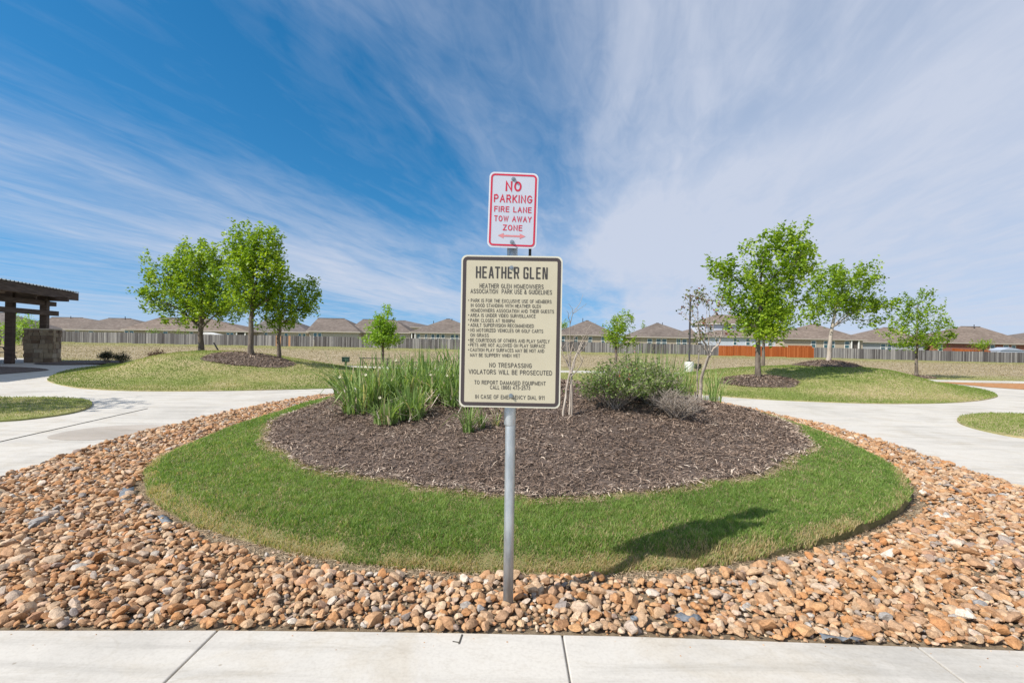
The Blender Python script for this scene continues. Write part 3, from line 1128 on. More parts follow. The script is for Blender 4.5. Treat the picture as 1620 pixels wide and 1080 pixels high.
def river_rock():
    shapes = [rock_shape(100 + i, 2) for i in range(16)]
    low = [rock_shape(200 + i, 1) for i in range(8)]
    pts = []
    s = .0425
    gx, gy = np.meshgrid(np.arange(-8.6, 8.6, s), np.arange(2.5, 15.5, s))
    x = gx.ravel() + rng.uniform(-.36, .36, gx.size) * s
    y = gy.ravel() + rng.uniform(-.36, .36, gx.size) * s
    og = rel(RG, x, y)
    edge = .02 + .15 * vnoise(x, y, .45, 71)
    k = inside(ROCK_POLY, x, y) & (og > edge) & (np.abs(x) < y * 1.12 + .1)
    k &= y > np.interp(x, fe[:, 0], fe[:, 1]) + .014
    # thin spots where the soil shows
    k &= ~((vnoise(x, y, .42, 72) > .84) & (rng.random(x.size) < .5))
    x, y = x[k], y[k]
    n = len(x)
    r_ = np.clip(rng.lognormal(math.log(.0225), .40, n), .010, .054)
    z = .008 + r_ * .42 + rng.uniform(0, .018, n)
    yaw = rng.uniform(0, 2 * np.pi, n)
    rx, ry = rng.normal(0, .32, n), rng.normal(0, .32, n)
    col = rng.random(n)
    vis = r_ / np.hypot(x, y)
    order = np.argsort(-vis)
    inframe = np.abs(x) < y * 1.03
    big = [i for i in order if inframe[i] and y[i] > 2.62][:300]
    mask = np.zeros(n, bool)
    mask[big] = True
    protos = []
    for j, (V, F) in enumerate(shapes):
        me = np_mesh('rock', V, F, smooth=True)
        me.set_sharp_from_angle(angle=R(24))
        me.materials.append(MT['rock'])
        protos.append(me)
    for q, i in enumerate(big):
        ob_ = bpy.data.objects.new('rock', protos[q % 16])
        ob_.location = (x[i], y[i], z[i])
        ob_.rotation_euler = (rx[i], ry[i], yaw[i])
        ob_.scale = (r_[i],) * 3
        ob_.parent = rock_bed
        COL.objects.link(ob_)

    def mass(idx, sh, xx, yy, zz, rr, yw, ax, ay, cc):
        VV, FF, CC = [], [], []
        b0 = 0
        ns = len(sh)
        for j in range(ns):
            ii = idx[j::ns]
            if len(ii) == 0:
                continue
            V, F = sh[j]
            ca, sa = np.cos(yw[ii]), np.sin(yw[ii])
            cb, sb = np.cos(ax[ii]), np.sin(ax[ii])
            cg, sg = np.cos(ay[ii]), np.sin(ay[ii])
            Rz = np.zeros((len(ii), 3, 3)); Rz[:, 0, 0] = ca; Rz[:, 0, 1] = -sa; Rz[:, 1, 0] = sa; Rz[:, 1, 1] = ca; Rz[:, 2, 2] = 1
            Rx = np.zeros_like(Rz); Rx[:, 0, 0] = 1; Rx[:, 1, 1] = cb; Rx[:, 1, 2] = -sb; Rx[:, 2, 1] = sb; Rx[:, 2, 2] = cb
            Ry = np.zeros_like(Rz); Ry[:, 1, 1] = 1; Ry[:, 0, 0] = cg; Ry[:, 0, 2] = sg; Ry[:, 2, 0] = -sg; Ry[:, 2, 2] = cg
            M_ = Rz @ Ry @ Rx
            W = np.einsum('nij,vj->nvi', M_, V) * rr[ii][:, None, None] + np.column_stack([xx[ii], yy[ii], zz[ii]])[:, None, :]
            VV.append(W.reshape(-1, 3))
            FF.append((F[None] + (np.arange(len(ii)) * len(V))[:, None, None]).reshape(-1, 3) + b0)
            CC.append(np.repeat(cc[ii], len(V)))
            b0 += len(ii) * len(V)
        return np.concatenate(VV), np.concatenate(FF), np.concatenate(CC)
    rest = np.nonzero(~mask)[0]
    rest = rest[rng.permutation(len(rest))]
    nearr = rest[y[rest] < 6.0]
    farr = rest[y[rest] >= 6.0]
    V1, F1, C1 = mass(nearr, shapes, x, y, z, r_, yaw, rx, ry, col)
    V2, F2, C2 = mass(farr, low, x, y, z, r_ * 1.08, yaw, rx, ry, col)
    # small filler pebbles in the gaps
    s2 = .045
    gx, gy = np.meshgrid(np.arange(-8.6, 8.6, s2), np.arange(2.5, 8, s2))
    fx = gx.ravel() + rng.uniform(-.45, .45, gx.size) * s2
    fy = gy.ravel() + rng.uniform(-.45, .45, gx.size) * s2
    k = inside(ROCK_POLY, fx, fy) & (rel(RG, fx, fy) > .01) & (np.abs(fx) < fy * 1.12 + .1) & (fy > np.interp(fx, fe[:, 0], fe[:, 1]) + .012)
    k &= (rel(RG, fx, fy) > .16) | (rng.random(fx.size) < .35)
    fx, fy = fx[k], fy[k]
    gx_ = rng.uniform(-2.9, 2.9, 60)          # grit kicked onto the slab
    fx = np.append(fx, gx_)
    fy = np.append(fy, np.interp(gx_, fe[:, 0], fe[:, 1]) - rng.random(60) ** 2 * .16)
    m_ = len(fx)
    fr = rng.uniform(.007, .020, m_)
    fr[-60:] = rng.uniform(.002, .0055, 60)
    fz_ = .006 + fr * .3
    fz_[-60:] = .0125
    V3, F3, C3 = mass(np.arange(m_), low, fx, fy, fz_, fr, rng.uniform(0, 6.3, m_), rng.normal(0, .4, m_), rng.normal(0, .4, m_), rng.random(m_))
    print('rocks', n, 'fill', m_)
    V = np.concatenate([V1, V2, V3])
    F = np.concatenate([F1, F2 + len(V1), F3 + len(V1) + len(V2)])
    me = np_mesh('rocks', V, F, {'rnd': np.concatenate([C1, C2, C3])}, smooth=True)
    me.set_sharp_from_angle(angle=R(24))
    o_ = link('rocks', me, MT['rock_mass'], rock_bed)
    o_['kind'] = 'stuff'


river_rock()

# a few bits lying in the rock bed
def fabric(px, py, w, l, ang, label, name='landscape_fabric'):
    c = hit(px, py, h_flat(.035))
    mb = MB()
    nx, ny = 7, 3
    r = random.Random(int(px))
    vs = []
    for j in range(ny):
        for i in range(nx):
            a_, b_ = (i / (nx - 1) - .5) * l, (j / (ny - 1) - .5) * w * (1 - .5 * abs(i / (nx - 1) - .5) * 2 * r.random())
            vs.append((c.x + a_ * math.cos(ang) - b_ * math.sin(ang), c.y + a_ * math.sin(ang) + b_ * math.cos(ang), .040 + r.uniform(-.012, .016)))
    mb.add(vs, [(j * nx + i, j * nx + i + 1, (j + 1) * nx + i + 1, (j + 1) * nx + i) for j in range(ny - 1) for i in range(nx - 1)])
    o_ = mb.build(name, MT['fabric'], None, True)
    s_ = o_.modifiers.new('thickness', 'SOLIDIFY')
    s_.thickness = .003
    tag(o_, label, 'fabric', 'torn weed fabric showing between the rocks')


fabric(200, 782, .11, .42, 2.2, 'torn blue grey weed fabric between rocks near the lawn tip, pavilion side')
fabric(262, 825, .06, .45, 2.4, 'thin strip of weed fabric in the rocks along the lawn edge')
fabric(1087, 977, .07, .14, .1, 'dark scrap of weed fabric in rocks close to the sidewalk')
fabric(1330, 1010, .04, .2, -.1, 'small fabric sliver at the rock edge, furthest from the pavilion')
c = hit(1003, 978, h_flat(.05))
mb = MB().lathe([(.019, 0), (.021, .006), (.019, .012), (.013, .014), (.012, .011)], (c.x, c.y, .044), 18)
o = mb.build('valve_cap', MT['fabric'], None, True)
tag(o, 'small round grey cap lying in the river rock near the post', 'cap')


# ------------------------------------------------------------------ sign post
SY = 2.80                                   # distance of the sign faces
PXM = SY / FPX                              # metres per photograph pixel at the signs


def arc(cx, cz, rx, rz, a0, a1, n=8):
    return [(cx + rx * math.cos(R(a0 + (a1 - a0) * i / n)), cz + rz * math.sin(R(a0 + (a1 - a0) * i / n))) for i in range(n + 1)]


O_ = arc(.35, .5, .35, .5, 90, 450, 20)
GLYPH = {   # sign capitals as stroke centre lines: advance width, strokes
    'A': (.70, [[(0, 0), (.35, 1), (.70, 0)], [(.13, .36), (.57, .36)]]),
    'B': (.60, [[(0, 0), (0, 1), (.32, 1)] + arc(.32, .76, .24, .24, 90, -90) + [(0, .52)], [(.32, .52)] + arc(.33, .26, .27, .26, 90, -90) + [(0, 0)]]),
    'C': (.66, [arc(.35, .5, .35, .5, 40, 320, 16)]),
    'D': (.64, [[(0, 0), (0, 1), (.28, 1)] + arc(.28, .5, .36, .5, 90, -90, 12) + [(0, 0)]]),
    'E': (.54, [[(.54, 1), (0, 1), (0, 0), (.55, 0)], [(0, .53), (.50, .53)]]),
    'F': (.50, [[(.52, 1), (0, 1), (0, 0)], [(0, .53), (.45, .53)]]),
    'G': (.70, [arc(.35, .5, .35, .5, 42, 335, 16) + [(.70, .45), (.38, .45)]]),
    'H': (.62, [[(0, 0), (0, 1)], [(.62, 0), (.62, 1)], [(0, .53), (.62, .53)]]),
    'I': (.02, [[(0, 0), (0, 1)]]),
    'J': (.46, [[(.46, 1), (.46, .25)] + arc(.23, .25, .23, .25, 0, -180)]),
    'K': (.62, [[(0, 0), (0, 1)], [(.60, 1), (0, .36)], [(.20, .56), (.64, 0)]]),
    'L': (.48, [[(0, 1), (0, 0), (.50, 0)]]),
    'M': (.76, [[(0, 0), (0, 1), (.38, .12), (.76, 1), (.76, 0)]]),
    'N': (.62, [[(0, 0), (0, 1), (.62, 0), (.62, 1)]]),
    'O': (.70, [O_]),
    'P': (.58, [[(0, 0), (0, 1), (.32, 1)] + arc(.32, .735, .26, .265, 90, -90) + [(0, .47)]]),
    'Q': (.70, [O_, [(.45, .25), (.72, -.04)]]),
    'R': (.62, [[(0, 0), (0, 1), (.34, 1)] + arc(.34, .745, .25, .255, 90, -90) + [(0, .49)], [(.34, .49), (.62, 0)]]),
    'S': (.60, [arc(.30, .75, .27, .25, 25, 270, 12) + arc(.30, .25, .30, .25, 90, -155, 12)]),
    'T': (.58, [[(0, 1), (.58, 1)], [(.29, 1), (.29, 0)]]),
    'U': (.62, [[(0, 1), (0, .3)] + arc(.31, .3, .31, .3, 180, 360, 10) + [(.62, 1)]]),
    'V': (.66, [[(0, 1), (.33, 0), (.66, 1)]]),
    'W': (.96, [[(0, 1), (.24, 0), (.48, .96), (.72, 0), (.96, 1)]]),
    'X': (.62, [[(0, 0), (.62, 1)], [(0, 1), (.62, 0)]]),
    'Y': (.64, [[(0, 1), (.32, .45), (.64, 1)], [(.32, .45), (.32, 0)]]),
    'Z': (.58, [[(0, 1), (.58, 1), (0, 0), (.60, 0)]]),
    '0': (.52, [arc(.26, .5, .26, .5, 90, 450, 18)]),
    '1': (.30, [[(.02, .78), (.28, 1), (.28, 0)]]),
    '2': (.52, [arc(.26, .73, .25, .27, 170, -30, 10) + [(0, 0), (.54, 0)]]),
    '3': (.52, [arc(.25, .75, .24, .25, 160, -80, 10), arc(.25, .27, .27, .27, 85, -160, 10)]),
    '4': (.54, [[(.42, 0), (.42, 1), (0, .3), (.56, .3)]]),
    '5': (.52, [[(.48, 1), (.09, 1), (.04, .5)] + arc(.26, .32, .26, .32, 115, -155, 10)]),
    '6': (.52, [arc(.28, .60, .27, .40, 40, 180, 8) + arc(.26, .32, .26, .32, 180, 540, 14)]),
    '7': (.50, [[(0, 1), (.50, 1), (.18, 0)]]),
    '8': (.52, [arc(.26, .76, .22, .24, 90, 450, 14), arc(.26, .27, .26, .27, 90, 450, 14)]),
    '9': (.52, [arc(.24, .40, .27, .40, 220, 360, 8) + arc(.26, .68, .26, .32, 0, 360, 14)]),
    '&': (.68, [[(.68, 0), (.16, .66)] + arc(.31, .80, .18, .20, 200, -30, 8) + [(.12, .42)] + arc(.25, .24, .24, .24, 140, 300, 8) + [(.62, .42)]]),
    '(': (.22, [arc(.30, .45, .28, .65, 125, 235, 8)]),
    ')': (.22, [arc(-.08, .45, .28, .65, 55, -55, 8)]),
    '-': (.30, [[(0, .42), (.30, .42)]]),
    ':': (.04, [[(0, .08), (0, .16)], [(0, .62), (0, .70)]]),
    ' ': (.22, []),
}


def stroke_text(s, w, h, t=.16, gap=.20, span=None):
    """lettering from mitred strokes, fitted to width w and cap height h"""
    nat = sum(GLYPH[c][0] for c in s) + (gap + t) * (len(s) - 1) + t
    sx, sz = w / nat, h / (1 + t)
    tt = t / 2
    V, F = [], []
    x = tt - nat / 2
    q = 0
    for ci, c in enumerate(s):
        gw, strokes = GLYPH[c]
        for st in (strokes if span is None or span[0] <= ci < span[1] else []):
            closed = len(st) > 8 and math.dist(st[0], st[-1]) < 1e-3
            P = [Vector((p[0], p[1])) for p in st]
            if closed:
                P = P[:-1]
            n = len(P)
            b = len(V)
            for i in range(n):
                a = P[i - 1] if (i or closed) else None
                d = P[(i + 1) % n] if (i < n - 1 or closed) else None
                d0 = (P[i] - a).normalized() if a is not None else None
                d1 = (d - P[i]).normalized() if d is not None else None
                d0 = d0 or d1
                d1 = d1 or d0
                n0 = Vector((-d0.y, d0.x))
                n1 = Vector((-d1.y, d1.x))
                m = n0 + n1
                m = m.normalized() if m.length > .05 else n0
                k = tt / max(.45, m.dot(n0))
                e = Vector((0, 0))
                if a is None:
                    e = -d1 * tt
                if d is None:
                    e = d0 * tt
                for sg in (1, -1):
                    p = P[i] + m * k * sg + e
                    V.append(((x + p.x) * sx, -.00003 * (q % 3), (p.y - .5) * sz))
            for i in range(n if closed else n - 1):
                j = (i + 1) % n
                F.append((b + 2 * i, b + 2 * i + 1, b + 2 * j + 1, b + 2 * j))
            q += 1
        x += gw + gap + t
    me = bpy.data.meshes.new('lettering')
    me.from_pydata(V, [], F)
    me.update()
    return me


def rrect(w, h, r, n=6):
    pts = []
    for cx, cz, a0 in ((w / 2 - r, h / 2 - r, 0), (-w / 2 + r, h / 2 - r, 90), (-w / 2 + r, -h / 2 + r, 180), (w / 2 - r, -h / 2 + r, 270)):
        for k in range(n + 1):
            a = R(a0 + 90 * k / n)
            pts.append((cx + r * math.cos(a), cz + r * math.sin(a)))
    return pts


def plate(w, h, r, y0, y1):
    p = rrect(w, h, r)
    n = len(p)
    mb = MB()
    mb.add([(x, y0, z) for x, z in p] + [(x, y1, z) for x, z in p],
           [tuple(range(n))[::-1], tuple(range(n, 2 * n))] + [(i, (i + 1) % n, (i + 1) % n + n, i + n) for i in range(n)])
    return mb


def frame_ring(w, h, r, t, y):
    a, b_ = rrect(w, h, r), rrect(w - 2 * t, h - 2 * t, max(r - t, .002))
    n = len(a)
    mb = MB()
    mb.add([(x, y, z) for x, z in a] + [(x, y, z) for x, z in b_], [(i, i + n, (i + 1) % n + n, (i + 1) % n) for i in range(n)])
    return mb


def local_part(name, me, m, parent, loc=(0, 0, 0)):
    o_ = bpy.data.objects.new(name, me)
    if not me.materials:
        me.materials.append(m)
    COL.objects.link(o_)
    o_.parent = parent
    o_.location = loc
    return o_


BLOCK = {   # condensed square capitals on a 4 x 10 grid: strokes (x0,z0,x1,z1) or slanted quads
    'H': [(0, 0, 1.25, 10), (3, 0, 4.25, 10), (1.25, 4.4, 3, 5.7)],
    'E': [(0, 0, 1.25, 10), (1.25, 8.7, 3.8, 10), (1.25, 4.4, 3.5, 5.7), (1.25, 0, 3.8, 1.3)],
    'T': [(0, 8.7, 4.25, 10), (1.5, 0, 2.75, 8.7)],
    'L': [(0, 0, 1.25, 10), (1.25, 0, 3.7, 1.3)],
    'A': [((0, 0), (1.25, 0), (2.6, 10), (1.5, 10)), ((3.2, 0), (4.45, 0), (2.95, 10), (1.85, 10)), (1.1, 2.3, 3.35, 3.5)],
    'R': [(0, 0, 1.25, 10), (1.25, 8.7, 3.6, 10), (3, 5, 4.25, 9.4), (1.25, 4.3, 3.6, 5.5), ((2.1, 4.3), (3.3, 4.3), (4.4, 0), (3.1, 0))],
    'G': [(0, .6, 1.25, 9.4), (.6, 8.7, 3.7, 10), (3, 7, 4.25, 9.4), (.6, 0, 3.7, 1.3), (3, .6, 4.25, 5.2), (2.1, 4.1, 3, 5.2)],
    'N': [(0, 0, 1.25, 10), (3.1, 0, 4.35, 10), ((1.0, 10), (1.9, 10), (3.4, 0), (2.5, 0))],
}


def block_text(s, w, h):
    mb = MB()
    x = 0
    for chs in s:
        if chs == ' ':
            x += 2.6
            continue
        for q, st in enumerate(BLOCK[chs]):
            yy = -.00002 * q
            if isinstance(st[0], tuple):
                pts = [(p[0] + x, yy, p[1]) for p in st]
                ar = sum(pts[i][0] * pts[(i + 1) % 4][2] - pts[(i + 1) % 4][0] * pts[i][2] for i in range(4))
                mb.add(pts, [(0, 1, 2, 3) if ar > 0 else (3, 2, 1, 0)])
            else:
                x0, z0, x1, z1 = st
                mb.add([(x + x0, yy, z0), (x + x1, yy, z0), (x + x1, yy, z1), (x + x0, yy, z1)], [(0, 1, 2, 3)])
        x += 5.35
    tot = x - 1.1
    mb.v = [((a / tot - .5) * w, b_, (c_ / 10 - .5) * h) for a, b_, c_ in mb.v]
    return mb.mesh('lettering')


base = hit(804, 950, h_flat(.05))
post = empty('sign_post', (base.x, base.y, 0), 'galvanised steel post carrying the two park signs in the river rock', 'sign post')
ptop = at(812.5, 285, base.y)
dirp = Vector((ptop.x - base.x, 0, ptop.z))
mb = MB()
pl = [Vector((base.x, base.y, -.05)) + dirp * t for t in (0, .25, .55, .80, .93)]
mb.tube(pl, [.030] * 5, 20)
mb.build('post', MT['galv'], post, True)
sl = at(806.5, 660, base.y)
mb = MB().tube([sl + Vector((0, 0, -.045)), sl + Vector((0, 0, -.04)), sl + Vector((0.0, 0, .3))], [.031, .0335, .0335], 20)
mb.build('sleeve', MT['galv'], post, True)
bk = at(810, 398, base.y - .01)
MB().box(bk.x - .029, bk.x + .029, bk.y - .012, bk.y + .02, bk.z - .12, bk.z + .40).build('bracket', MT['galv'], post, bevel=.003)
bk = at(838.5, 398, base.y - .01)
MB().box(bk.x - .008, bk.x + .008, bk.y - .008, bk.y + .012, bk.z - .14, bk.z + .30).build('brace_bar', MT['dark_steel'], post, bevel=.002)

# park rules board
bc = at(808, 524.5, SY)
board = bpy.data.objects.new('rules_sign', plate(160 * PXM, 240 * PXM, .032, -.0015, .0015).mesh('rules_sign'))
board.data.materials.append(MT['sign_edge'])
COL.objects.link(board)
board.parent = post
board.location = Vector(bc) - post.location
board.rotation_euler = (0, R(-.05), R(-.6))
board['label'] = 'cream park rules board with dark border and black lettering'
inner = plate(152 * PXM, 232 * PXM, .026, -.0022, -.0016).mesh('face')
local_part('face', inner, MT['sign_cream'], board)
local_part('border', frame_ring(155 * PXM, 235 * PXM, .028, 5.4 * PXM, -.0032).mesh('border'), MT['sign_dark'], board)


def to_local(cx, cy, c0, roll):
    dx, dz = (cx - c0[0]), -(cy - c0[1])
    c_, s_ = math.cos(roll), math.sin(roll)
    return dx * c_ - dz * s_, dx * s_ + dz * c_


LINES = [('HEATHER GLEN HOMEOWNERS', 177, 437, 521, 18.5), ('ASSOCIATION  PARK USE & GUIDELINES', 140, 471, 543, 18.5),
         ('PARK IS FOR THE EXCLUSIVE USE OF MEMBERS', 141, 469, 581, 14.5), ('IN GOOD STANDING WITH HEATHER GLEN', 141, 425, 600, 14.5),
         ('HOMEOWNERS ASSOCIATION AND THEIR GUESTS', 141, 479, 621, 14.5), ('AREA IS UNDER VIDEO SURVEILLANCE', 139, 404, 640, 14.5),
         ('PARK CLOSES AT 10:00PM', 139, 319, 660, 14.5), ('ADULT SUPERVISION RECOMMENDED', 139, 397, 680, 14.5),
         ('NO MOTORIZED VEHICLES OR GOLF CARTS', 139, 435, 701, 14.5), ('ON GRASS', 139, 214, 719, 14.5),
         ('BE COURTEOUS OF OTHERS AND PLAY SAFELY', 138, 461, 742, 14.5), ('PETS ARE NOT ALLOWED ON PLAY SURFACE', 138, 443, 761, 14.5),
         ('CAUTION PLAY SURFACES MAY BE HOT AND', 138, 439, 781, 14.5), ('MAY BE SLIPPERY WHEN WET', 138, 341, 801, 14.5),
         ('NO TRESPASSING', 216, 389, 842, 19), ('VIOLATORS WILL BE PROSECUTED', 132, 471, 870, 19),
         ('TO REPORT DAMAGED EQUIPMENT', 155, 445, 913, 16.5), ('CALL (866) 473-2573', 219, 382, 932, 16.5), ('IN CASE OF EMERGENCY DIAL 911', 159, 440, 971, 16.5)]
K1 = PXM / 2.571
me = block_text('HEATHER GLEN', 291 * K1, 48 * K1)
lx, lz = to_local(307.5, 466, (303.5, 705), ROLL)
local_part('lettering', me, MT['ink'], board, (lx * K1, -.0036, lz * K1))
for s, x0, x1, yc, hh in LINES:
    lx, lz = to_local((x0 + x1) / 2, yc, (303.5, 705), ROLL)
    cut = s.find('  ')
    for sp in ([(0, cut), (cut, len(s))] if cut > 0 else [None]):
        me = stroke_text(s, (x1 - x0) * K1, hh * K1, .15, .18, sp)
        local_part('lettering', me, MT['ink'], board, (lx * K1, -.0034, lz * K1))
for yc in (577, 637, 656, 676, 697, 738, 758, 778):
    lx, lz = to_local(132, yc, (303.5, 705), ROLL)
    d = MB()
    d.add([(2.2 * K1 * math.cos(a), 0, 2.2 * K1 * math.sin(a)) for a in np.linspace(0, 2 * math.pi, 10, endpoint=False)], [tuple(range(10))])
    local_part('bullet', d.mesh('bullet'), MT['ink'], board, (lx * K1, -.0034, lz * K1))


def bolt(parent, x, z):
    mb = MB()
    prof = [(.0125, 0), (.0125, .002), (.0085, .0022), (.0085, .009), (.0055, .0095), (.0055, .017)]
    n = 12
    vs, fs = [], []
    for r_, t in prof:
        for k in range(n):
            a = 2 * math.pi * k / n
            vs.append((r_ * math.cos(a), -t, r_ * math.sin(a)))
    for i in range(len(prof) - 1):
        for k in range(n):
            fs.append((i * n + k, i * n + (k + 1) % n, (i + 1) * n + (k + 1) % n, (i + 1) * n + k))
    fs.append(tuple(range((len(prof) - 1) * n, len(prof) * n)))
    mb.add(vs, fs)
    local_part('bolt', mb.mesh('bolt'), MT['bolt'], parent, (x, -.003, z))


for bx_, by_ in ((307, 446), (304, 965)):
    lx, lz = to_local(bx_, by_, (303.5, 705), ROLL)
    bolt(board, lx * K1, lz * K1)

# no parking sign
K2 = PXM / 7.445
RL2 = ROLL + R(.9)
nc = at(811.4, 332.8, SY)
nps = bpy.data.objects.new('no_parking_sign', plate(77.5 * PXM, 119 * PXM, .030, -.0015, .0015).mesh('no_parking_sign'))
nps.data.materials.append(MT['sign_rim'])
COL.objects.link(nps)
nps.parent = post
nps.location = Vector(nc) - post.location
nps.rotation_euler = (0, R(.9), R(1.0))
nps['label'] = 'white no parking sign with red border and red lettering'
local_part('face', plate(74 * PXM, 115.5 * PXM, .026, -.0022, -.0016).mesh('face'), MT['sign_white'], nps)
local_part('border', frame_ring(72.5 * PXM, 113.5 * PXM, .024, 2.7 * PXM, -.0032).mesh('border'), MT['red_ink'], nps)
for s, x0, x1, yc, hh, bo in [('NO', 297, 485, 225, 118, .21), ('PARKING', 160, 612, 372, 94, .18), ('FIRE LANE', 163, 602, 497, 68, .18), ('TOW AWAY', 163, 602, 608, 68, .18), ('ZONE', 265, 493, 712, 68, .18)]:
    lx, lz = to_local((x0 + x1) / 2, yc, (383, 505), RL2)
    cut = s.find(' ')
    for sp in ([(0, cut), (cut, len(s))] if cut > 0 else [None]):
        local_part('lettering', stroke_text(s, (x1 - x0) * K2, hh * K2, bo, .22, sp), MT['red_ink'], nps, (lx * K2, -.0034, lz * K2))
lx, lz = to_local(368, 808, (383, 505), RL2)
ar = MB()
hw, hs = 163 * K2, 32 * K2
ar.add([(-hw, 0, 0), (-hw + 2.2 * hs, 0, -hs), (-hw + 2.0 * hs, 0, -hs * .32), (hw - 2.0 * hs, 0, -hs * .32), (hw - 2.2 * hs, 0, -hs), (hw, 0, 0),
        (hw - 2.2 * hs, 0, hs), (hw - 2.0 * hs, 0, hs * .32), (-hw + 2.0 * hs, 0, hs * .32), (-hw + 2.2 * hs, 0, hs)],
       [(0, 1, 2, 8, 9), (2, 3, 7, 8), (3, 4, 5, 6, 7)])
local_part('arrow', ar.mesh('arrow'), MT['faded_ink'], nps, (lx * K2, -.0034, lz * K2))
for bx_, by_ in ((390, 140), (372, 880)):
    lx, lz = to_local(bx_, by_, (383, 505), RL2)
    bolt(nps, lx * K2, lz * K2)


# ------------------------------------------------------------------ trees
def leaf_cloud(C, size, r, up=.6, aspect=.62):
    """folded leaf blades at points C"""
    n = len(C)
    nrm = r.normal(0, 1, (n, 3))
    nrm[:, 2] = np.abs(nrm[:, 2]) + up
    nrm /= np.linalg.norm(nrm, axis=1)[:, None]
    d = r.normal(0, 1, (n, 3))
    d -= nrm * (d * nrm).sum(1)[:, None]
    d /= np.linalg.norm(d, axis=1)[:, None]
    s = np.cross(nrm, d)
    L = (size * r.uniform(.45, 1.35, n))[:, None]
    W = L * aspect * .5
    fold = nrm * L * r.uniform(.02, .16, n)[:, None]
    V = np.stack([C - d * L * .5, C - s * W + fold + d * L * .08, C + d * L * .5 - fold * .6, C + s * W + fold + d * L * .08], 1).reshape(-1, 3)
    i = np.arange(n)[:, None] * 4
    F = np.concatenate([i + [[0, 2, 1]], i + [[0, 3, 2]]], 1).reshape(-1, 3)
    return V, F


def quads_to_tris(F):
    F = np.asarray(F)
    return np.concatenate([F[:, [0, 1, 2]], F[:, [0, 2, 3]]])


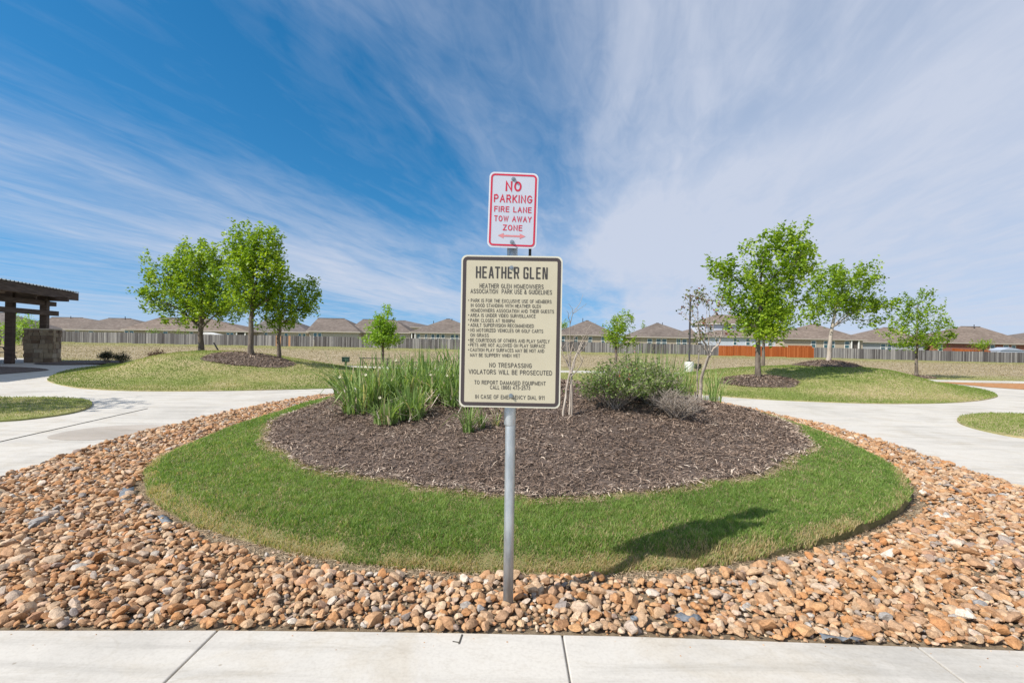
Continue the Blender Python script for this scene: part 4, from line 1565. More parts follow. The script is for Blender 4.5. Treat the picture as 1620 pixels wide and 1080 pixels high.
def tree(name, label, basep, Y, ell, trunk_px, leaf=.13, seed=1, dens=1.0, m='oak_leaf', bark='bark', fork_y=None, group='young park trees', rtop=.35, depthk=.85, per=36, lean=0):
    """crown lobes are given as photograph ellipses (x, y, rx, ry); they get real depth"""
    r = np.random.default_rng(seed)
    k = Y / FPX
    B = Vector(basep)
    t = empty(name, B, label, 'tree', group)
    # cluster centres inside the lobes
    C = []
    xs0 = min(e[0] - e[2] for e in ell)
    xs1 = max(e[0] + e[2] for e in ell)
    half = (xs1 - xs0) / 2 * k
    for (ex, ey, rx, ry) in ell:
        c = at(ex, ey, Y)
        a, b_ = rx * k * .99, ry * k * .97
        dx_rel = min(1.0, abs(c.x - B.x) / max(half, .1))
        dep = max(min(a, b_) * .9, depthk * half * math.sqrt(max(0.05, 1 - dx_rel ** 2)) * (.45 + .55 * min(1, a / half)))
        n = max(6, int(dens * 6.3 * a * b_ * dep / (leaf * 1.9) ** 1.6))
        n = min(n, 300)
        u = r.normal(0, 1, (n, 3))
        u /= np.linalg.norm(u, axis=1)[:, None]
        u *= (r.random(n) ** .42)[:, None]
        off = r.normal(0, .25) * dep
        C.append(np.column_stack([c.x + u[:, 0] * a, c.y + off * .3 + u[:, 1] * dep, c.z + u[:, 2] * b_]))
    C = np.concatenate(C)
    # trunk
    top_z = max(p[2] for p in C)
    fz = at(810 + FPX * B.x / Y, fork_y, Y).z if fork_y else B.z + (top_z - B.z) * .3
    rad0 = trunk_px * k / 2
    axis_x = float(np.mean(C[:, 0]))
    nseg = 9
    tp, tr = [], []
    crown_h = B.z + (top_z - B.z) * .86
    for i in range(nseg + 1):
        f = i / nseg
        z = B.z - .05 + (crown_h - B.z + .05) * f
        w = max(0, (z - fz) / (crown_h - fz + 1e-6))
        x = B.x + lean * (z - B.z) + (axis_x - B.x) * .35 * w + r.normal(0, .02)
        tp.append(Vector((x, B.y + r.normal(0, .02), z)))
        tr.append(rad0 * (1.25 if i == 0 else 1.0) * (1 - .80 * f ** 1.1))
    V, F = tube(tp, tr, 9)
    V = np.array(V)
    F = quads_to_tris(F)
    me = np_mesh('trunk', V, F, smooth=True)
    link('trunk', me, MT[bark], t)
    # limbs: clusters are gathered into groups, one limb each, then twigs to every cluster
    VV, FF = [], []
    nb = 0

    def addtube(pts, rad, n=5):
        nonlocal nb
        v, f = tube(pts, rad, n)
        VV.append(np.array(v))
        FF.append(quads_to_tris(f) + nb)
        nb += len(v)
    ng = max(8, min(26, len(C) // 14))
    cen = C[r.choice(len(C), ng, replace=False)]
    for _ in range(3):
        dist = ((C[:, None] - cen[None]) ** 2).sum(2)
        asg = dist.argmin(1)
        cen = np.array([C[asg == j].mean(0) if (asg == j).any() else cen[j] for j in range(ng)])
    for j in range(ng):
        c = Vector(cen[j])
        hd = math.hypot(c.x - B.x, c.y - B.y)
        z0 = max(fz, min(c.z - hd * .75, crown_h - .2))
        f = (z0 - tp[0].z) / (crown_h - tp[0].z) * nseg
        i0 = int(max(0, min(nseg - 1, f)))
        s = tp[i0].lerp(tp[i0 + 1], f - i0)
        rr0 = min(tr[i0] * .42, .035 + .012 * hd)
        mid = s.lerp(c, .5) + Vector((r.normal(0, .06), r.normal(0, .06), .12 * hd))
        addtube([s, s.lerp(mid, .5) + Vector((0, 0, .03)), mid, mid.lerp(c, .6), c], [rr0, rr0 * .8, rr0 * .6, rr0 * .42, rr0 * .25])
        for q in C[asg == j][::2]:
            qv = Vector(q)
            w = r.uniform(.25, .8)
            st = mid.lerp(c, w)
            addtube([st, st.lerp(qv, .5) + Vector((0, 0, .05)), qv], [rr0 * .22, rr0 * .16, rr0 * .08], 3)
    me = np_mesh('limbs', np.concatenate(VV), np.concatenate(FF), smooth=True)
    link('limbs', me, MT[bark], t)
    # leaves
    sp = leaf * 1.0
    n = len(C) * per
    ids = np.repeat(np.arange(len(C)), per)
    root = np.array([(axis_x + B.x) / 2, B.y, fz - .35 * (top_z - fz)])
    sd = C - root
    sd /= np.linalg.norm(sd, axis=1)[:, None]
    sd += r.normal(0, .38, sd.shape)
    sd[:, 2] += .15
    sd /= np.linalg.norm(sd, axis=1)[:, None]
    ln = leaf * r.uniform(1.6, 3.4, len(C))
    along = r.uniform(-.75, 1.0, n)
    off = sd[ids] * (along * ln[ids])[:, None] + r.normal(0, 1, (n, 3)) * (leaf * .62 * (1.15 - .5 * np.clip(along, 0, 1)))[:, None]
    LP = C[ids] + off
    V, F = leaf_cloud(LP, leaf, r)
    tone = r.random(len(C))[ids]
    rnd = np.clip(r.beta(2, 2, n) * .66 + tone * .40 - .06, 0, 1)
    me = np_mesh('crown', V, F, {'rnd': np.repeat(rnd, 4)})
    link('crown', me, MT[m], t)
    return t


def mulch_ring(c, rx, ry, h, H, seed, label, n=2600):
    """low cone of mulch round a trunk"""
    r = np.random.default_rng(seed)

    def hm(x, y):
        q = np.clip(1 - np.sqrt(((x - c.x) / rx) ** 2 + ((y - c.y) / ry) ** 2), 0, 1)
        return H(x, y) + .012 + h * (q * (2 - q))
    poly = []
    for k in range(40):
        a = 2 * math.pi * k / 40
        w = 1 + .06 * math.sin(3 * a + seed) + .04 * math.sin(7 * a + seed * 2)
        poly.append((c.x + rx * .98 * w * math.cos(a), c.y + ry * .98 * w * math.sin(a)))
    o_ = tag(sheet('mulch_ring', poly, hm, .3, MT['mulch'], skirt=.05), label, kind='structure')
    a, q = r.uniform(0, 6.283, n), np.sqrt(r.random(n))
    x, y = c.x + rx * q * np.cos(a), c.y + ry * q * np.sin(a)
    P = np.column_stack([x, y, hm(x, y) + r.uniform(0, .03, n)])
    chips(P, .3, r.uniform(.05, .14, n), r.uniform(.014, .03, n), seed, 'wood_chips', o_)


def ground_on(H, x, Y):
    X = ray(x, 560).x * Y
    return Vector((X, Y, float(H(X, Y))))


p2 = hit(397, 569, h_left)
p1 = ground_on(h_left, 318, 23.6)
p3 = hit(441, 570, h_left)
tree('oak_tree', 'tallest oak of the berm on the pavilion side, trunk in a dark mulch mound', p2, p2.y,
     [(370, 372, 12, 15), (415, 376, 28, 20), (405, 398, 46, 32), (400, 438, 56, 38), (442, 415, 24, 32), (372, 400, 24, 26), (395, 470, 50, 24)], 9.5, .135, 11, 1.0, fork_y=495)
tree('oak_tree', 'spreading oak with long side branches, nearest the pavilion', p1, p1.y,
     [(312, 396, 22, 15), (318, 420, 44, 28), (250, 414, 18, 12), (266, 424, 16, 10), (226, 466, 15, 8), (243, 466, 16, 10), (272, 448, 36, 22), (320, 466, 56, 34), (258, 484, 36, 15), (350, 490, 40, 18), (292, 508, 30, 9), (243, 437, 10, 7)], 9, .14, 12, 1.0, fork_y=520)
tree('oak_tree', 'small low oak beside the tallest one, thin dark trunk', p3, p3.y,
     [(455, 458, 36, 22), (450, 488, 48, 22), (492, 448, 13, 8), (440, 510, 36, 13), (480, 486, 24, 18), (498, 472, 10, 6), (425, 470, 25, 25)], 7, .13, 13, .95, fork_y=528)
mulch_ring(p2, 1.75, 1.5, .22, h_left, 3, 'dark mulch mound under the tallest oak of the pavilion side berm')
mulch_ring(p1, 1.1, 1.0, .12, h_left, 4, 'low mulch ring under the spreading oak nearest the pavilion', 1200)
pA = hit(1198, 603, h_right)
pB = ground_on(h_right, 1309, 21.7)
tree('oak_tree', 'full tall oak standing in mulch beside the leafless crape myrtle', pA, pA.y,
     [(1240, 372, 8, 12), (1264, 369, 7, 9), (1245, 390, 36, 22), (1203, 394, 23, 18), (1230, 420, 52, 34), (1126, 424, 11, 13), (1142, 430, 13, 11), (1158, 428, 22, 22), (1185, 460, 46, 34), (1245, 460, 42, 38), (1215, 500, 55, 28), (1200, 524, 46, 15), (1277, 402, 11, 20)],
     9, .135, 14, 1.0, fork_y=535)
tree('oak_tree', 'leaning oak with flat spreading crown on top of the berm', pB, pB.y,
     [(1322, 430, 28, 11), (1370, 430, 20, 9), (1330, 448, 42, 22), (1300, 478, 27, 22), (1340, 484, 42, 20), (1378, 486, 20, 10), (1398, 487, 26, 10), (1414, 482, 12, 6), (1370, 513, 20, 11), (1298, 504, 17, 10), (1378, 448, 16, 8), (1360, 470, 24, 14)], 7.5, .14, 15, 1.0, 'oak_leaf', 'bark_pale', fork_y=518, lean=.10)
pC = hit(1449, 594, h_flat(0.0))
pC = Vector((ray(1449, 594).x * 27.5, 27.5, 0))
tree('oak_tree', 'young oak with dark trunk guard beyond the footpath, last one towards the photo edge', pC, 27.5,
     [(1448, 476, 12, 12), (1470, 468, 8, 8), (1455, 490, 20, 15), (1450, 512, 32, 18), (1418, 526, 18, 10), (1490, 510, 18, 9), (1506, 531, 10, 5), (1455, 538, 36, 12), (1428, 545, 16, 6)], 5, .15, 16, .9, fork_y=558, per=30)
pD = Vector((ray(1207, 589).x * 29, 29, -.02))
tree('oak_tree', 'oak mostly hidden behind the full tall oak, dark thin trunk', pD, 29,
     [(1212, 500, 40, 22), (1215, 522, 42, 14), (1218, 475, 26, 18)], 6, .15, 17, .8, fork_y=540, per=26)
pE = Vector((ray(605, 575).x * 33, 33, -.03))
tree('cypress_tree', 'small bright green conical tree behind the iris clumps', pE, 33,
     [(613, 494, 7, 9), (606, 508, 16, 11), (604, 523, 24, 11), (605, 537, 28, 8), (625, 540, 12, 6), (585, 540, 12, 5)], 5, .15, 18, 2.6, 'pale_leaf', fork_y=550, per=30)
pF = Vector((ray(974, 571).x * 39, 39, -.06))
tree('oak_tree', 'small round oak in the hay field between two hipped roofs', pF, 39,
     [(980, 505, 15, 9), (997, 502, 8, 6), (978, 521, 23, 13), (980, 539, 25, 9), (960, 530, 10, 8), (998, 545, 10, 5)], 5, .17, 19, 1.2, fork_y=553, per=30)
for p_, q in ((pC, 61), (pD, 62)):
    mulch_ring(p_, .95, .8, .12, h_flat(-.02), q, 'mulch ring of the young oak with trunk guard' if q == 61 else 'mulch ring behind the full tall oak', 700)
mulch_ring(pA, 1.35, 1.3, .16, h_right, 5, 'dark mulch mound under the full tall oak')
mulch_ring(pB, 1.4, 1.2, .22, h_right, 6, 'reddish mulch mound under the leaning oak', 1800)
# tree out of frame whose shade lies on the near lawn
tree('oak_tree', 'oak standing outside the photo, only its shade shows on the near lawn', (-13.9, 8.3, .02), 8.3,
     [(810 + FPX * -13.9 / 8.3 + dx, 540 - FPX * (z - CAM_H) / 8.3, rx, ry) for dx, z, rx, ry in
      ((0, 4.4, 110, 60), (60, 3.7, 130, 55), (-60, 3.4, 130, 50), (10, 5.1, 70, 40))], 20, .15, 20, .8, group='young park trees', fork_y=None, per=14)
# guy stake beside the spreading oak
MBk = MB().bar(p1 + Vector((1.0, 0, 0)), p1 + Vector((.55, .1, .62)), .05, .05)
o = MBk.build('stake', MT['dark_steel'])
tag(o, 'dark leaning stake beside the trunk of the spreading oak', 'stake')
# trees and shrubs beyond the fence
def bg_tree(label, ell, Y, seed, m='oak_leaf', z=0.0, leaf=.28, by=None):
    x = sum(e[0] for e in ell) / len(ell)
    X = ray(x, 540).x * Y
    return tree('garden_tree', label, (X, Y, z), Y, ell, 4, leaf, seed, 1.0, m, group='garden trees beyond the fence', per=14)


bg_tree('pale green tree seen between the pavilion post and pier', [(28, 520, 16, 16), (45, 512, 14, 14), (20, 540, 14, 10), (55, 528, 12, 12)], 58, 71, 'pale_leaf', leaf=.22)
bg_tree('pale shrub at the photo edge behind the pavilion post', [(3, 522, 12, 8), (-6, 516, 10, 10)], 60, 72, 'pale_leaf', leaf=.22)
bg_tree('round shrub over the fence under the long tan roof, first from the pier', [(242, 526, 11, 5), (250, 529, 6, 4)], 91, 73, 'shrub_leaf')
bg_tree('round shrub over the fence under the long tan roof, nearer the spreading oak', [(287, 530, 10, 4), (282, 528, 6, 4)], 91, 74, 'shrub_leaf')
bg_tree('bush over the fence before the red brick house', [(1552, 547, 14, 6), (1560, 543, 9, 5)], 90, 75, 'oak_leaf', -.3)
bg_tree('dark tree top behind the roof beside the rules board', [(893, 514, 8, 5), (888, 518, 8, 5)], 125, 76, 'oak_leaf', leaf=.35)
bg_tree('narrow tree top between the two small hipped roofs', [(1018, 515, 4, 6), (1020, 520, 5, 4)], 130, 77, 'oak_leaf', leaf=.35)
bg_tree('tree top over the roof of the red brick house', [(1507, 518, 6, 4), (1503, 523, 7, 4)], 122, 78, 'oak_leaf', leaf=.3)


# ------------------------------------------------------------------ planting on the island
def strap_clump(name, label, p, n, h, spread, w, seed, group, m='iris_leaf', flowers=0, dirx=0.0, dry=.12, cat='plant'):
    """clump of arching strap leaves"""
    r = np.random.default_rng(seed)
    t = empty(name, p, label, cat, group)
    a = r.uniform(0, 2 * np.pi, n)
    rad = np.sqrt(r.random(n)) * spread * .45
    bx, by = p[0] + rad * np.cos(a), p[1] + rad * np.sin(a)
    L = h * r.uniform(.55, 1.12, n)
    lean = np.clip(r.normal(.42, .30, n), .02, 1.25) * (.4 + .8 * rad / (spread * .45))
    aa = a + r.normal(0, .5, n)
    dx, dy = np.cos(aa) + dirx, np.sin(aa)
    side = np.column_stack([-np.sin(aa + r.normal(0, .8, n)), np.cos(aa), np.zeros(n)])
    side /= np.linalg.norm(side, axis=1)[:, None]
    W = w * r.uniform(.55, 1.25, n)
    tall = r.random(n) < .045                 # old flower stalks standing above the leaves
    L = np.where(tall, h * r.uniform(1.15, 1.45, n), L)
    W = np.where(tall, w * .32, W)
    lean = np.where(tall, lean * .5, lean)
    S = 5
    rows = []
    kink = np.where(r.random(n) < .24, r.uniform(.5, .9, n), 2.0)
    for i in range(S + 1):
        f = i / S
        out_ = lean * L * f ** 1.8
        z = L * (f - .42 * lean * f ** 3)
        over = np.clip(f - kink, 0, 1)
        z = z - over * L * 1.5
        c = np.column_stack([bx + dx * out_, by + dy * out_, p[2] + z])
        ww = (W * (1 - .12 * i) * (0.12 if i == S else 1.0))[:, None] / 2
        rows += [c - side * ww, c + side * ww]
    V = np.stack(rows, 1).reshape(-1, 3)
    k = (2 * (S + 1))
    idx = np.arange(n)[:, None] * k
    F = np.concatenate([idx + [[2 * i, 2 * i + 1, 2 * i + 3, 2 * i + 2]] for i in range(S)], 1).reshape(-1, 4)
    rnd = r.beta(2, 2.2, n) * .86
    isd = r.random(n) < dry
    rnd[isd] = r.uniform(.9, 1, isd.sum())
    link('leaves', np_mesh('leaves', V, F, {'rnd': np.repeat(rnd, k)}, smooth=True), MT[m], t)
    # old brown leaves round the foot
    nd = n // 3
    P = np.column_stack([p[0] + r.normal(0, spread * .33, nd), p[1] + r.normal(0, spread * .33, nd), np.full(nd, p[2] + .03) + r.uniform(0, .12, nd)])
    a = r.uniform(0, 6.28, nd)
    d = np.column_stack([np.cos(a), np.sin(a), r.normal(0, .45, nd)]) * (h * r.uniform(.1, .28, nd))[:, None]
    s = np.column_stack([-np.sin(a), np.cos(a), np.zeros(nd)]) * (w * .35)
    V = np.stack([P - d - s, P - d + s, P + d + s * .3, P + d - s * .3], 1).reshape(-1, 3)
    F = np.arange(nd * 4).reshape(-1, 4)
    link('dead_leaves', np_mesh('dead_leaves', V, F, {'rnd': np.repeat(r.random(nd), 4)}), MT['dry_twig'], t)
    for q in range(flowers):
        a = r.uniform(0, 6.28)
        c = Vector((p[0] + r.normal(0, spread * .35), p[1] - abs(r.normal(0, spread * .3)), p[2] + h * r.uniform(.55, .95)))
        mb = MB()
        for i in range(6):
            b_ = a + i * math.pi / 3
            e = Vector((math.cos(b_), -.35 + .1 * math.sin(i), math.sin(b_)))
            sd_ = Vector((-math.sin(b_), 0, math.cos(b_)))
            mb.add([c, c + e * .013 + sd_ * .007, c + e * .024, c + e * .013 - sd_ * .007], [(0, 1, 2, 3)])
        mb.build('flower', MT['flower'], t)
        link('stalk', np_mesh('stalk', *(lambda v, f: (v, quads_to_tris(f)))(*tube([(p[0], p[1], p[2]), ((p[0] + c.x) / 2, (p[1] + c.y) / 2, (p[2] + c.z) / 2 + .04), tuple(c)], [.004, .0035, .003], 4)),
                              {'rnd': np.full(12, .4)}), MT[m], t)
    return t


hm_ = lambda x, y: h_island(x, y) + .024
IR = 'strap leaved iris clumps on the mulch'
for px, py, n, h, sp, fl, dx, lab in [
    (570, 652, 170, .95, .55, 3, -.55, 'outermost iris clump, leaning out over the turf edge'),
    (612, 669, 130, .62, .42, 1, 0, 'low front iris clump, closest to the camera of the dense group'),
    (652, 662, 150, .80, .42, 0, .1, 'upright light green iris clump in the front of the dense group'),
    (600, 640, 190, .95, .6, 3, 0, 'tall iris clump behind the low front clump'),
    (645, 634, 190, .98, .6, 1, 0, 'tall dark iris clump in the middle of the dense group'),
    (690, 634, 190, .92, .6, 2, .15, 'broad iris clump with dead leaves at its foot'),
    (728, 640, 180, 1.0, .6, 4, 0, 'iris clump with cream flowers half behind the rules board'),
    (560, 628, 150, .85, .6, 1, -.2, 'rear iris clump at the outer end of the row'),
    (620, 617, 170, .85, .7, 0, 0, 'rear iris clump before the small conical tree'),
    (675, 613, 170, .9, .7, 0, 0, 'rear iris clump next to the flowering one'),
    (725, 612, 150, 1.0, .6, 0, 0, 'rear iris clump right behind the rules board edge')]:
    p_ = hit(px, py, hm_)
    strap_clump('iris_clump', lab, p_, int(n * .85), h * .71 * p_.y / 7.4, sp * p_.y / 7.0, .026 * p_.y / 6.5, int(px * 3 + py), IR, flowers=(fl + 1) // 2, dirx=dx)
for px, py, n, h, sp, lab, dry in [(741, 684, 42, .46, .14, 'small young iris tuft just under the rules board corner', .05), (762, 678, 26, .30, .10, 'thin young iris tuft beside the post', .2),
                                   (785, 674, 14, .28, .08, 'withered tiny iris tuft nearest the post', .8)]:
    p_ = hit(px, py, hm_)
    strap_clump('iris_tuft', lab, p_, n, h, sp, .017, int(px), 'young iris tufts by the post', dry=dry)
for px, py, n, h, lab in [(1005, 628, 130, .85, 'iris clump showing behind the red flowered shrub'), (1050, 626, 150, .82, 'iris clump behind the dead twiggy shrub'),
                          (1085, 628, 110, .75, 'iris clump at the foot of the lamp footing'), (1128, 636, 60, .62, 'yellowish iris clump at the foot of the forked crape myrtle')]:
    p_ = hit(px, py, hm_)
    strap_clump('iris_clump', lab, p_, n, h * p_.y / 8, .5, .02, int(px), 'iris clumps among the shrubs', dry=.18)


def shrub(name, label, p, rx, ry, h, nst, nleaf, seed, m, twig, leafsize, group=None, flowers=0, twig_r=.006, bare=.35):
    """twiggy shrub: arching stems from one foot, leaves along them"""
    r = np.random.default_rng(seed)
    t = empty(name, p, label, 'shrub', group)
    VV, FF, nb, tips = [], [], 0, []
    for i in range(nst):
        a = r.uniform(0, 6.283)
        q = math.sqrt(r.random())
        end = Vector((p[0] + rx * q * math.cos(a), p[1] + ry * q * math.sin(a), p[2] + h * r.uniform(.45, 1.0) * (1 - .35 * q * q)))
        st = Vector((p[0] + r.normal(0, .05), p[1] + r.normal(0, .05), p[2] - .02))
        mid = st.lerp(end, .5) + Vector((r.normal(0, .05), r.normal(0, .05), h * .08))
        pts = [st, st.lerp(mid, .5) + Vector((r.normal(0, .02), r.normal(0, .02), 0)), mid, mid.lerp(end, .5) + Vector((r.normal(0, .03), r.normal(0, .03), .02)), end]
        v, f = tube(pts, [twig_r, twig_r * .85, twig_r * .7, twig_r * .5, twig_r * .3], 4)
        VV.append(np.array(v)); FF.append(quads_to_tris(f) + nb); nb += len(v)
        tips.append((pts[2], pts[3], pts[4]))
        for _ in range(3):
            s0 = mid.lerp(end, r.uniform(0, .8))
            e = s0 + Vector((r.normal(0, .10), r.normal(0, .10), r.uniform(.02, .18))) * (h / .8)
            v, f = tube([s0, s0.lerp(e, .5) + Vector((r.normal(0, .015), 0, .01)), e], [twig_r * .5, twig_r * .4, twig_r * .2], 3)
            VV.append(np.array(v)); FF.append(quads_to_tris(f) + nb); nb += len(v)
            tips.append((s0, s0.lerp(e, .5), e))
    V = np.concatenate(VV)
    rn = np.repeat(r.random(len(V) // 4 + 1), 4)[:len(V)]
    link('stems', np_mesh('stems', V, np.concatenate(FF), {'rnd': rn}), MT[twig], t)
    if nleaf:
        ii = r.integers(0, len(tips), nleaf)
        w = r.random(nleaf)
        LP = np.array([tuple((tips[i][0].lerp(tips[i][1], q * 2) if q < .5 else tips[i][1].lerp(tips[i][2], q * 2 - 1))) for i, q in zip(ii, w)])
        LP += r.normal(0, leafsize * .8, LP.shape)
        LP[:, 2] = np.maximum(LP[:, 2], p[2] + .02)
        V, F = leaf_cloud(LP, leafsize, r, .4, .5)
        link('foliage', np_mesh('foliage', V, F, {'rnd': np.repeat(np.clip(r.beta(2, 2, nleaf), 0, 1), 4)}), MT[m], t)
    for i in range(flowers):
        c = tips[r.integers(len(tips))][2] + Vector((0, -.01, .02))
        mb = MB()
        for k in range(7):
            b_ = k * .9 + r.random()
            z_ = .012 * k
            e = Vector((math.cos(b_), math.sin(b_), .4)) * .022
            sd_ = Vector((-math.sin(b_), math.cos(b_), 0)) * .01
            mb.add([c + Vector((0, 0, z_)) - sd_, c + Vector((0, 0, z_)) + sd_, c + e + Vector((0, 0, z_))], [(0, 1, 2)])
        mb.build('flower', MT['red_flower'], t)
    return t


SHG = 'twiggy shrubs on the mulch'
s1 = hit(972, 645, hm_)
shrub('flowering_shrub', 'green twiggy shrub with a few red flowers beside the bare crape myrtle', s1, .58, .45, .76, 80, 3300, 81, 'shrub_leaf', 'dry_twig', .045, SHG, 7)
s2 = hit(1035, 642, hm_)
shrub('flowering_shrub', 'green twiggy shrub between the red flowered one and the dead one', s2, .55, .45, .66, 80, 2600, 82, 'shrub_leaf', 'dry_twig', .045, SHG, 3)
s3 = hit(1000, 632, hm_)
shrub('flowering_shrub', 'green shrub at the back between its two twiggy neighbours', s3, .60, .45, .78, 70, 2600, 83, 'shrub_leaf', 'dry_twig', .045, SHG, 2)
s4 = hit(1072, 662, hm_)
shrub('dead_shrub', 'leafless grey twiggy shrub in front of the forked crape myrtle', s4, .46, .40, .46, 150, 0, 84, 'shrub_leaf', 'dry_twig', .04, SHG)
s5 = hit(940, 662, hm_)
shrub('weed', 'tiny green weed in the mulch next to the red flowered shrub', hit(932, 634, hm_), .14, .12, .2, 14, 160, 85, 'shrub_leaf', 'dry_twig', .03, 'weeds in the mulch', twig_r=.003)
shrub('weed', 'reddish dry weed patch behind the rules board corner', hit(735, 606, hm_), .5, .3, .7, 40, 300, 86, 'crape_leaf', 'dry_twig', .03, 'weeds in the mulch', twig_r=.004)


def crape(name, label, stems, seed, leaves, group):
    """multi stem crape myrtle drawn from stem lines at its own distance"""
    r = np.random.default_rng(seed)
    b0 = hit(*stems[0][0][0], hm_)
    Y = b0.y
    t = empty(name, b0, label, 'tree', group)
    LV, LC = [], []
    VV, FF, nb = [], [], 0
    tipz = []
    for si, (pts, r0, r1) in enumerate(stems):
        dy = r.normal(0, .03)
        dd = r.uniform(-.35, .35)
        P = []
        for i, (x, y) in enumerate(pts):
            f = i / (len(pts) - 1)
            q = at(x, y, Y + dy + dd * f * f)
            P.append(q)
        P[0].z -= .04
        # refine with small kinks
        Q = []
        for a_, c_ in zip(P[:-1], P[1:]):
            Q += [a_, a_.lerp(c_, .5) + Vector((r.normal(0, .008), r.normal(0, .008), 0))]
        Q.append(P[-1])
        rad = [r0 + (r1 - r0) * i / (len(Q) - 1) for i in range(len(Q))]
        if r0 > .011:
            v, f = tube(Q, rad, 8)
            link('stem', np_mesh('stem', v, quads_to_tris(f), smooth=True), MT['bark_pale'], t)
        else:
            v, f = tube(Q, rad, 5)
            VV.append(np.array(v)); FF.append(quads_to_tris(f) + nb); nb += len(v)
        if r0 <= .011:
            for _ in range(5 if leaves else 4):
                k = r.integers(1, len(Q))
                s0 = Q[k]
                e = s0 + Vector((r.normal(0, .10), r.normal(0, .09), r.uniform(.02, .22)))
                v, f = tube([s0, s0.lerp(e, .5) + Vector((r.normal(0, .02), 0, 0)), e], [.0035, .003, .0018], 3)
                VV.append(np.array(v)); FF.append(quads_to_tris(f) + nb); nb += len(v)
                tipz += [s0.lerp(e, .5), e]
            tipz.append(Q[-1])
    if VV:
        link('branches', np_mesh('branches', np.concatenate(VV), np.concatenate(FF), smooth=True), MT['bark_pale'], t)
    if leaves:
        n = leaves
        ii = r.integers(0, len(tipz), n)
        LP = np.array([tuple(tipz[i]) for i in ii]) + r.normal(0, .045, (n, 3))
        V, F = leaf_cloud(LP, .055, r, .3, .6)
        link('foliage', np_mesh('foliage', V, F, {'rnd': np.repeat(r.random(n), 4)}), MT['crape_leaf'], t)
    return t


CM = 'crape myrtles on the island'
crape('crape_myrtle', 'leafless crape myrtle with thin bare branches beside the rules board',
      [([(891, 658), (893, 640), (896, 615), (901, 592), (903, 582)], .017, .012), ([(900, 662), (902, 640), (903, 610), (904, 585)], .016, .013), ([(904, 657), (905, 630), (904, 600)], .012, .011),
       ([(903, 586), (900, 566), (897, 545), (895, 525)], .010, .004), ([(903, 585), (903, 560), (902, 535), (902, 508), (899, 498)], .011, .003), ([(902, 508), (905, 500), (909, 492)], .006, .002),
       ([(904, 586), (910, 568), (917, 553), (925, 537), (930, 528)], .010, .003), ([(904, 583), (912, 560), (917, 547), (923, 534), (926, 530)], .010, .003), ([(902, 580), (895, 570), (889, 552)], .009, .003),
       ([(904, 590), (915, 583), (921, 573), (924, 565)], .008, .003), ([(901, 575), (892, 565), (888, 540), (889, 525)], .008, .003), ([(903, 555), (908, 540), (909, 530)], .007, .003), ([(917, 553), (924, 550), (930, 540)], .006, .002)], 91, 0, CM)
crape('crape_myrtle', 'forked crape myrtle with sparse reddish leaves beside the dead shrub',
      [([(1108, 638), (1109, 610), (1110, 596), (1116, 578), (1122, 561)], .030, .022), ([(1103, 634), (1103, 600), (1105, 575), (1106, 552)], .014, .011), ([(1101, 634), (1100, 620)], .020, .018),
       ([(1122, 561), (1128, 552), (1136, 546), (1140, 535), (1143, 522)], .020, .012), ([(1122, 561), (1116, 550), (1113, 540), (1107, 525)], .018, .012),
       ([(1122, 560), (1121, 545), (1120, 520), (1122, 500), (1123, 480)], .011, .003), ([(1107, 525), (1104, 505), (1103, 485), (1110, 474)], .010, .003), ([(1107, 525), (1100, 505), (1094, 492), (1086, 486)], .009, .003),
       ([(1113, 540), (1116, 520), (1118, 500), (1118, 478)], .009, .003), ([(1136, 546), (1131, 530), (1128, 510), (1132, 495)], .010, .003), ([(1143, 522), (1146, 505), (1140, 490)], .009, .003),
       ([(1107, 525), (1098, 515), (1088, 505), (1082, 495)], .008, .003), ([(1103, 485), (1094, 472), (1086, 468)], .007, .003), ([(1118, 478), (1112, 470), (1108, 474)], .006, .002), ([(1116, 550), (1108, 545), (1106, 538)], .009, .004)], 92, 620, CM)

# small shrubs by the pavilion
g = 'dark clipped shrubs by the pavilion'
shrub('dark_shrub', 'dark leafy shrub by the stone pier, nearer to the pier', hit(168, 573, h_flat(.03)), .45, .42, .72, 60, 1500, 95, 'dark_leaf', 'dry_twig', .07, g)
shrub('dark_shrub', 'dark open shrub by the stone pier, further from the pier', hit(193, 574, h_flat(.03)), .45, .4, .62, 50, 1000, 96, 'dark_leaf', 'dry_twig', .07, g)
hb = at(248, 566, 27)
shrub('brown_hedge', 'low brown hedge stub peeping over the berm', (hb.x, 27, h_field(hb.x, 27)), .5, .4, .85, 70, 1600, 97, 'brown_hedge', 'dry_twig', .08)


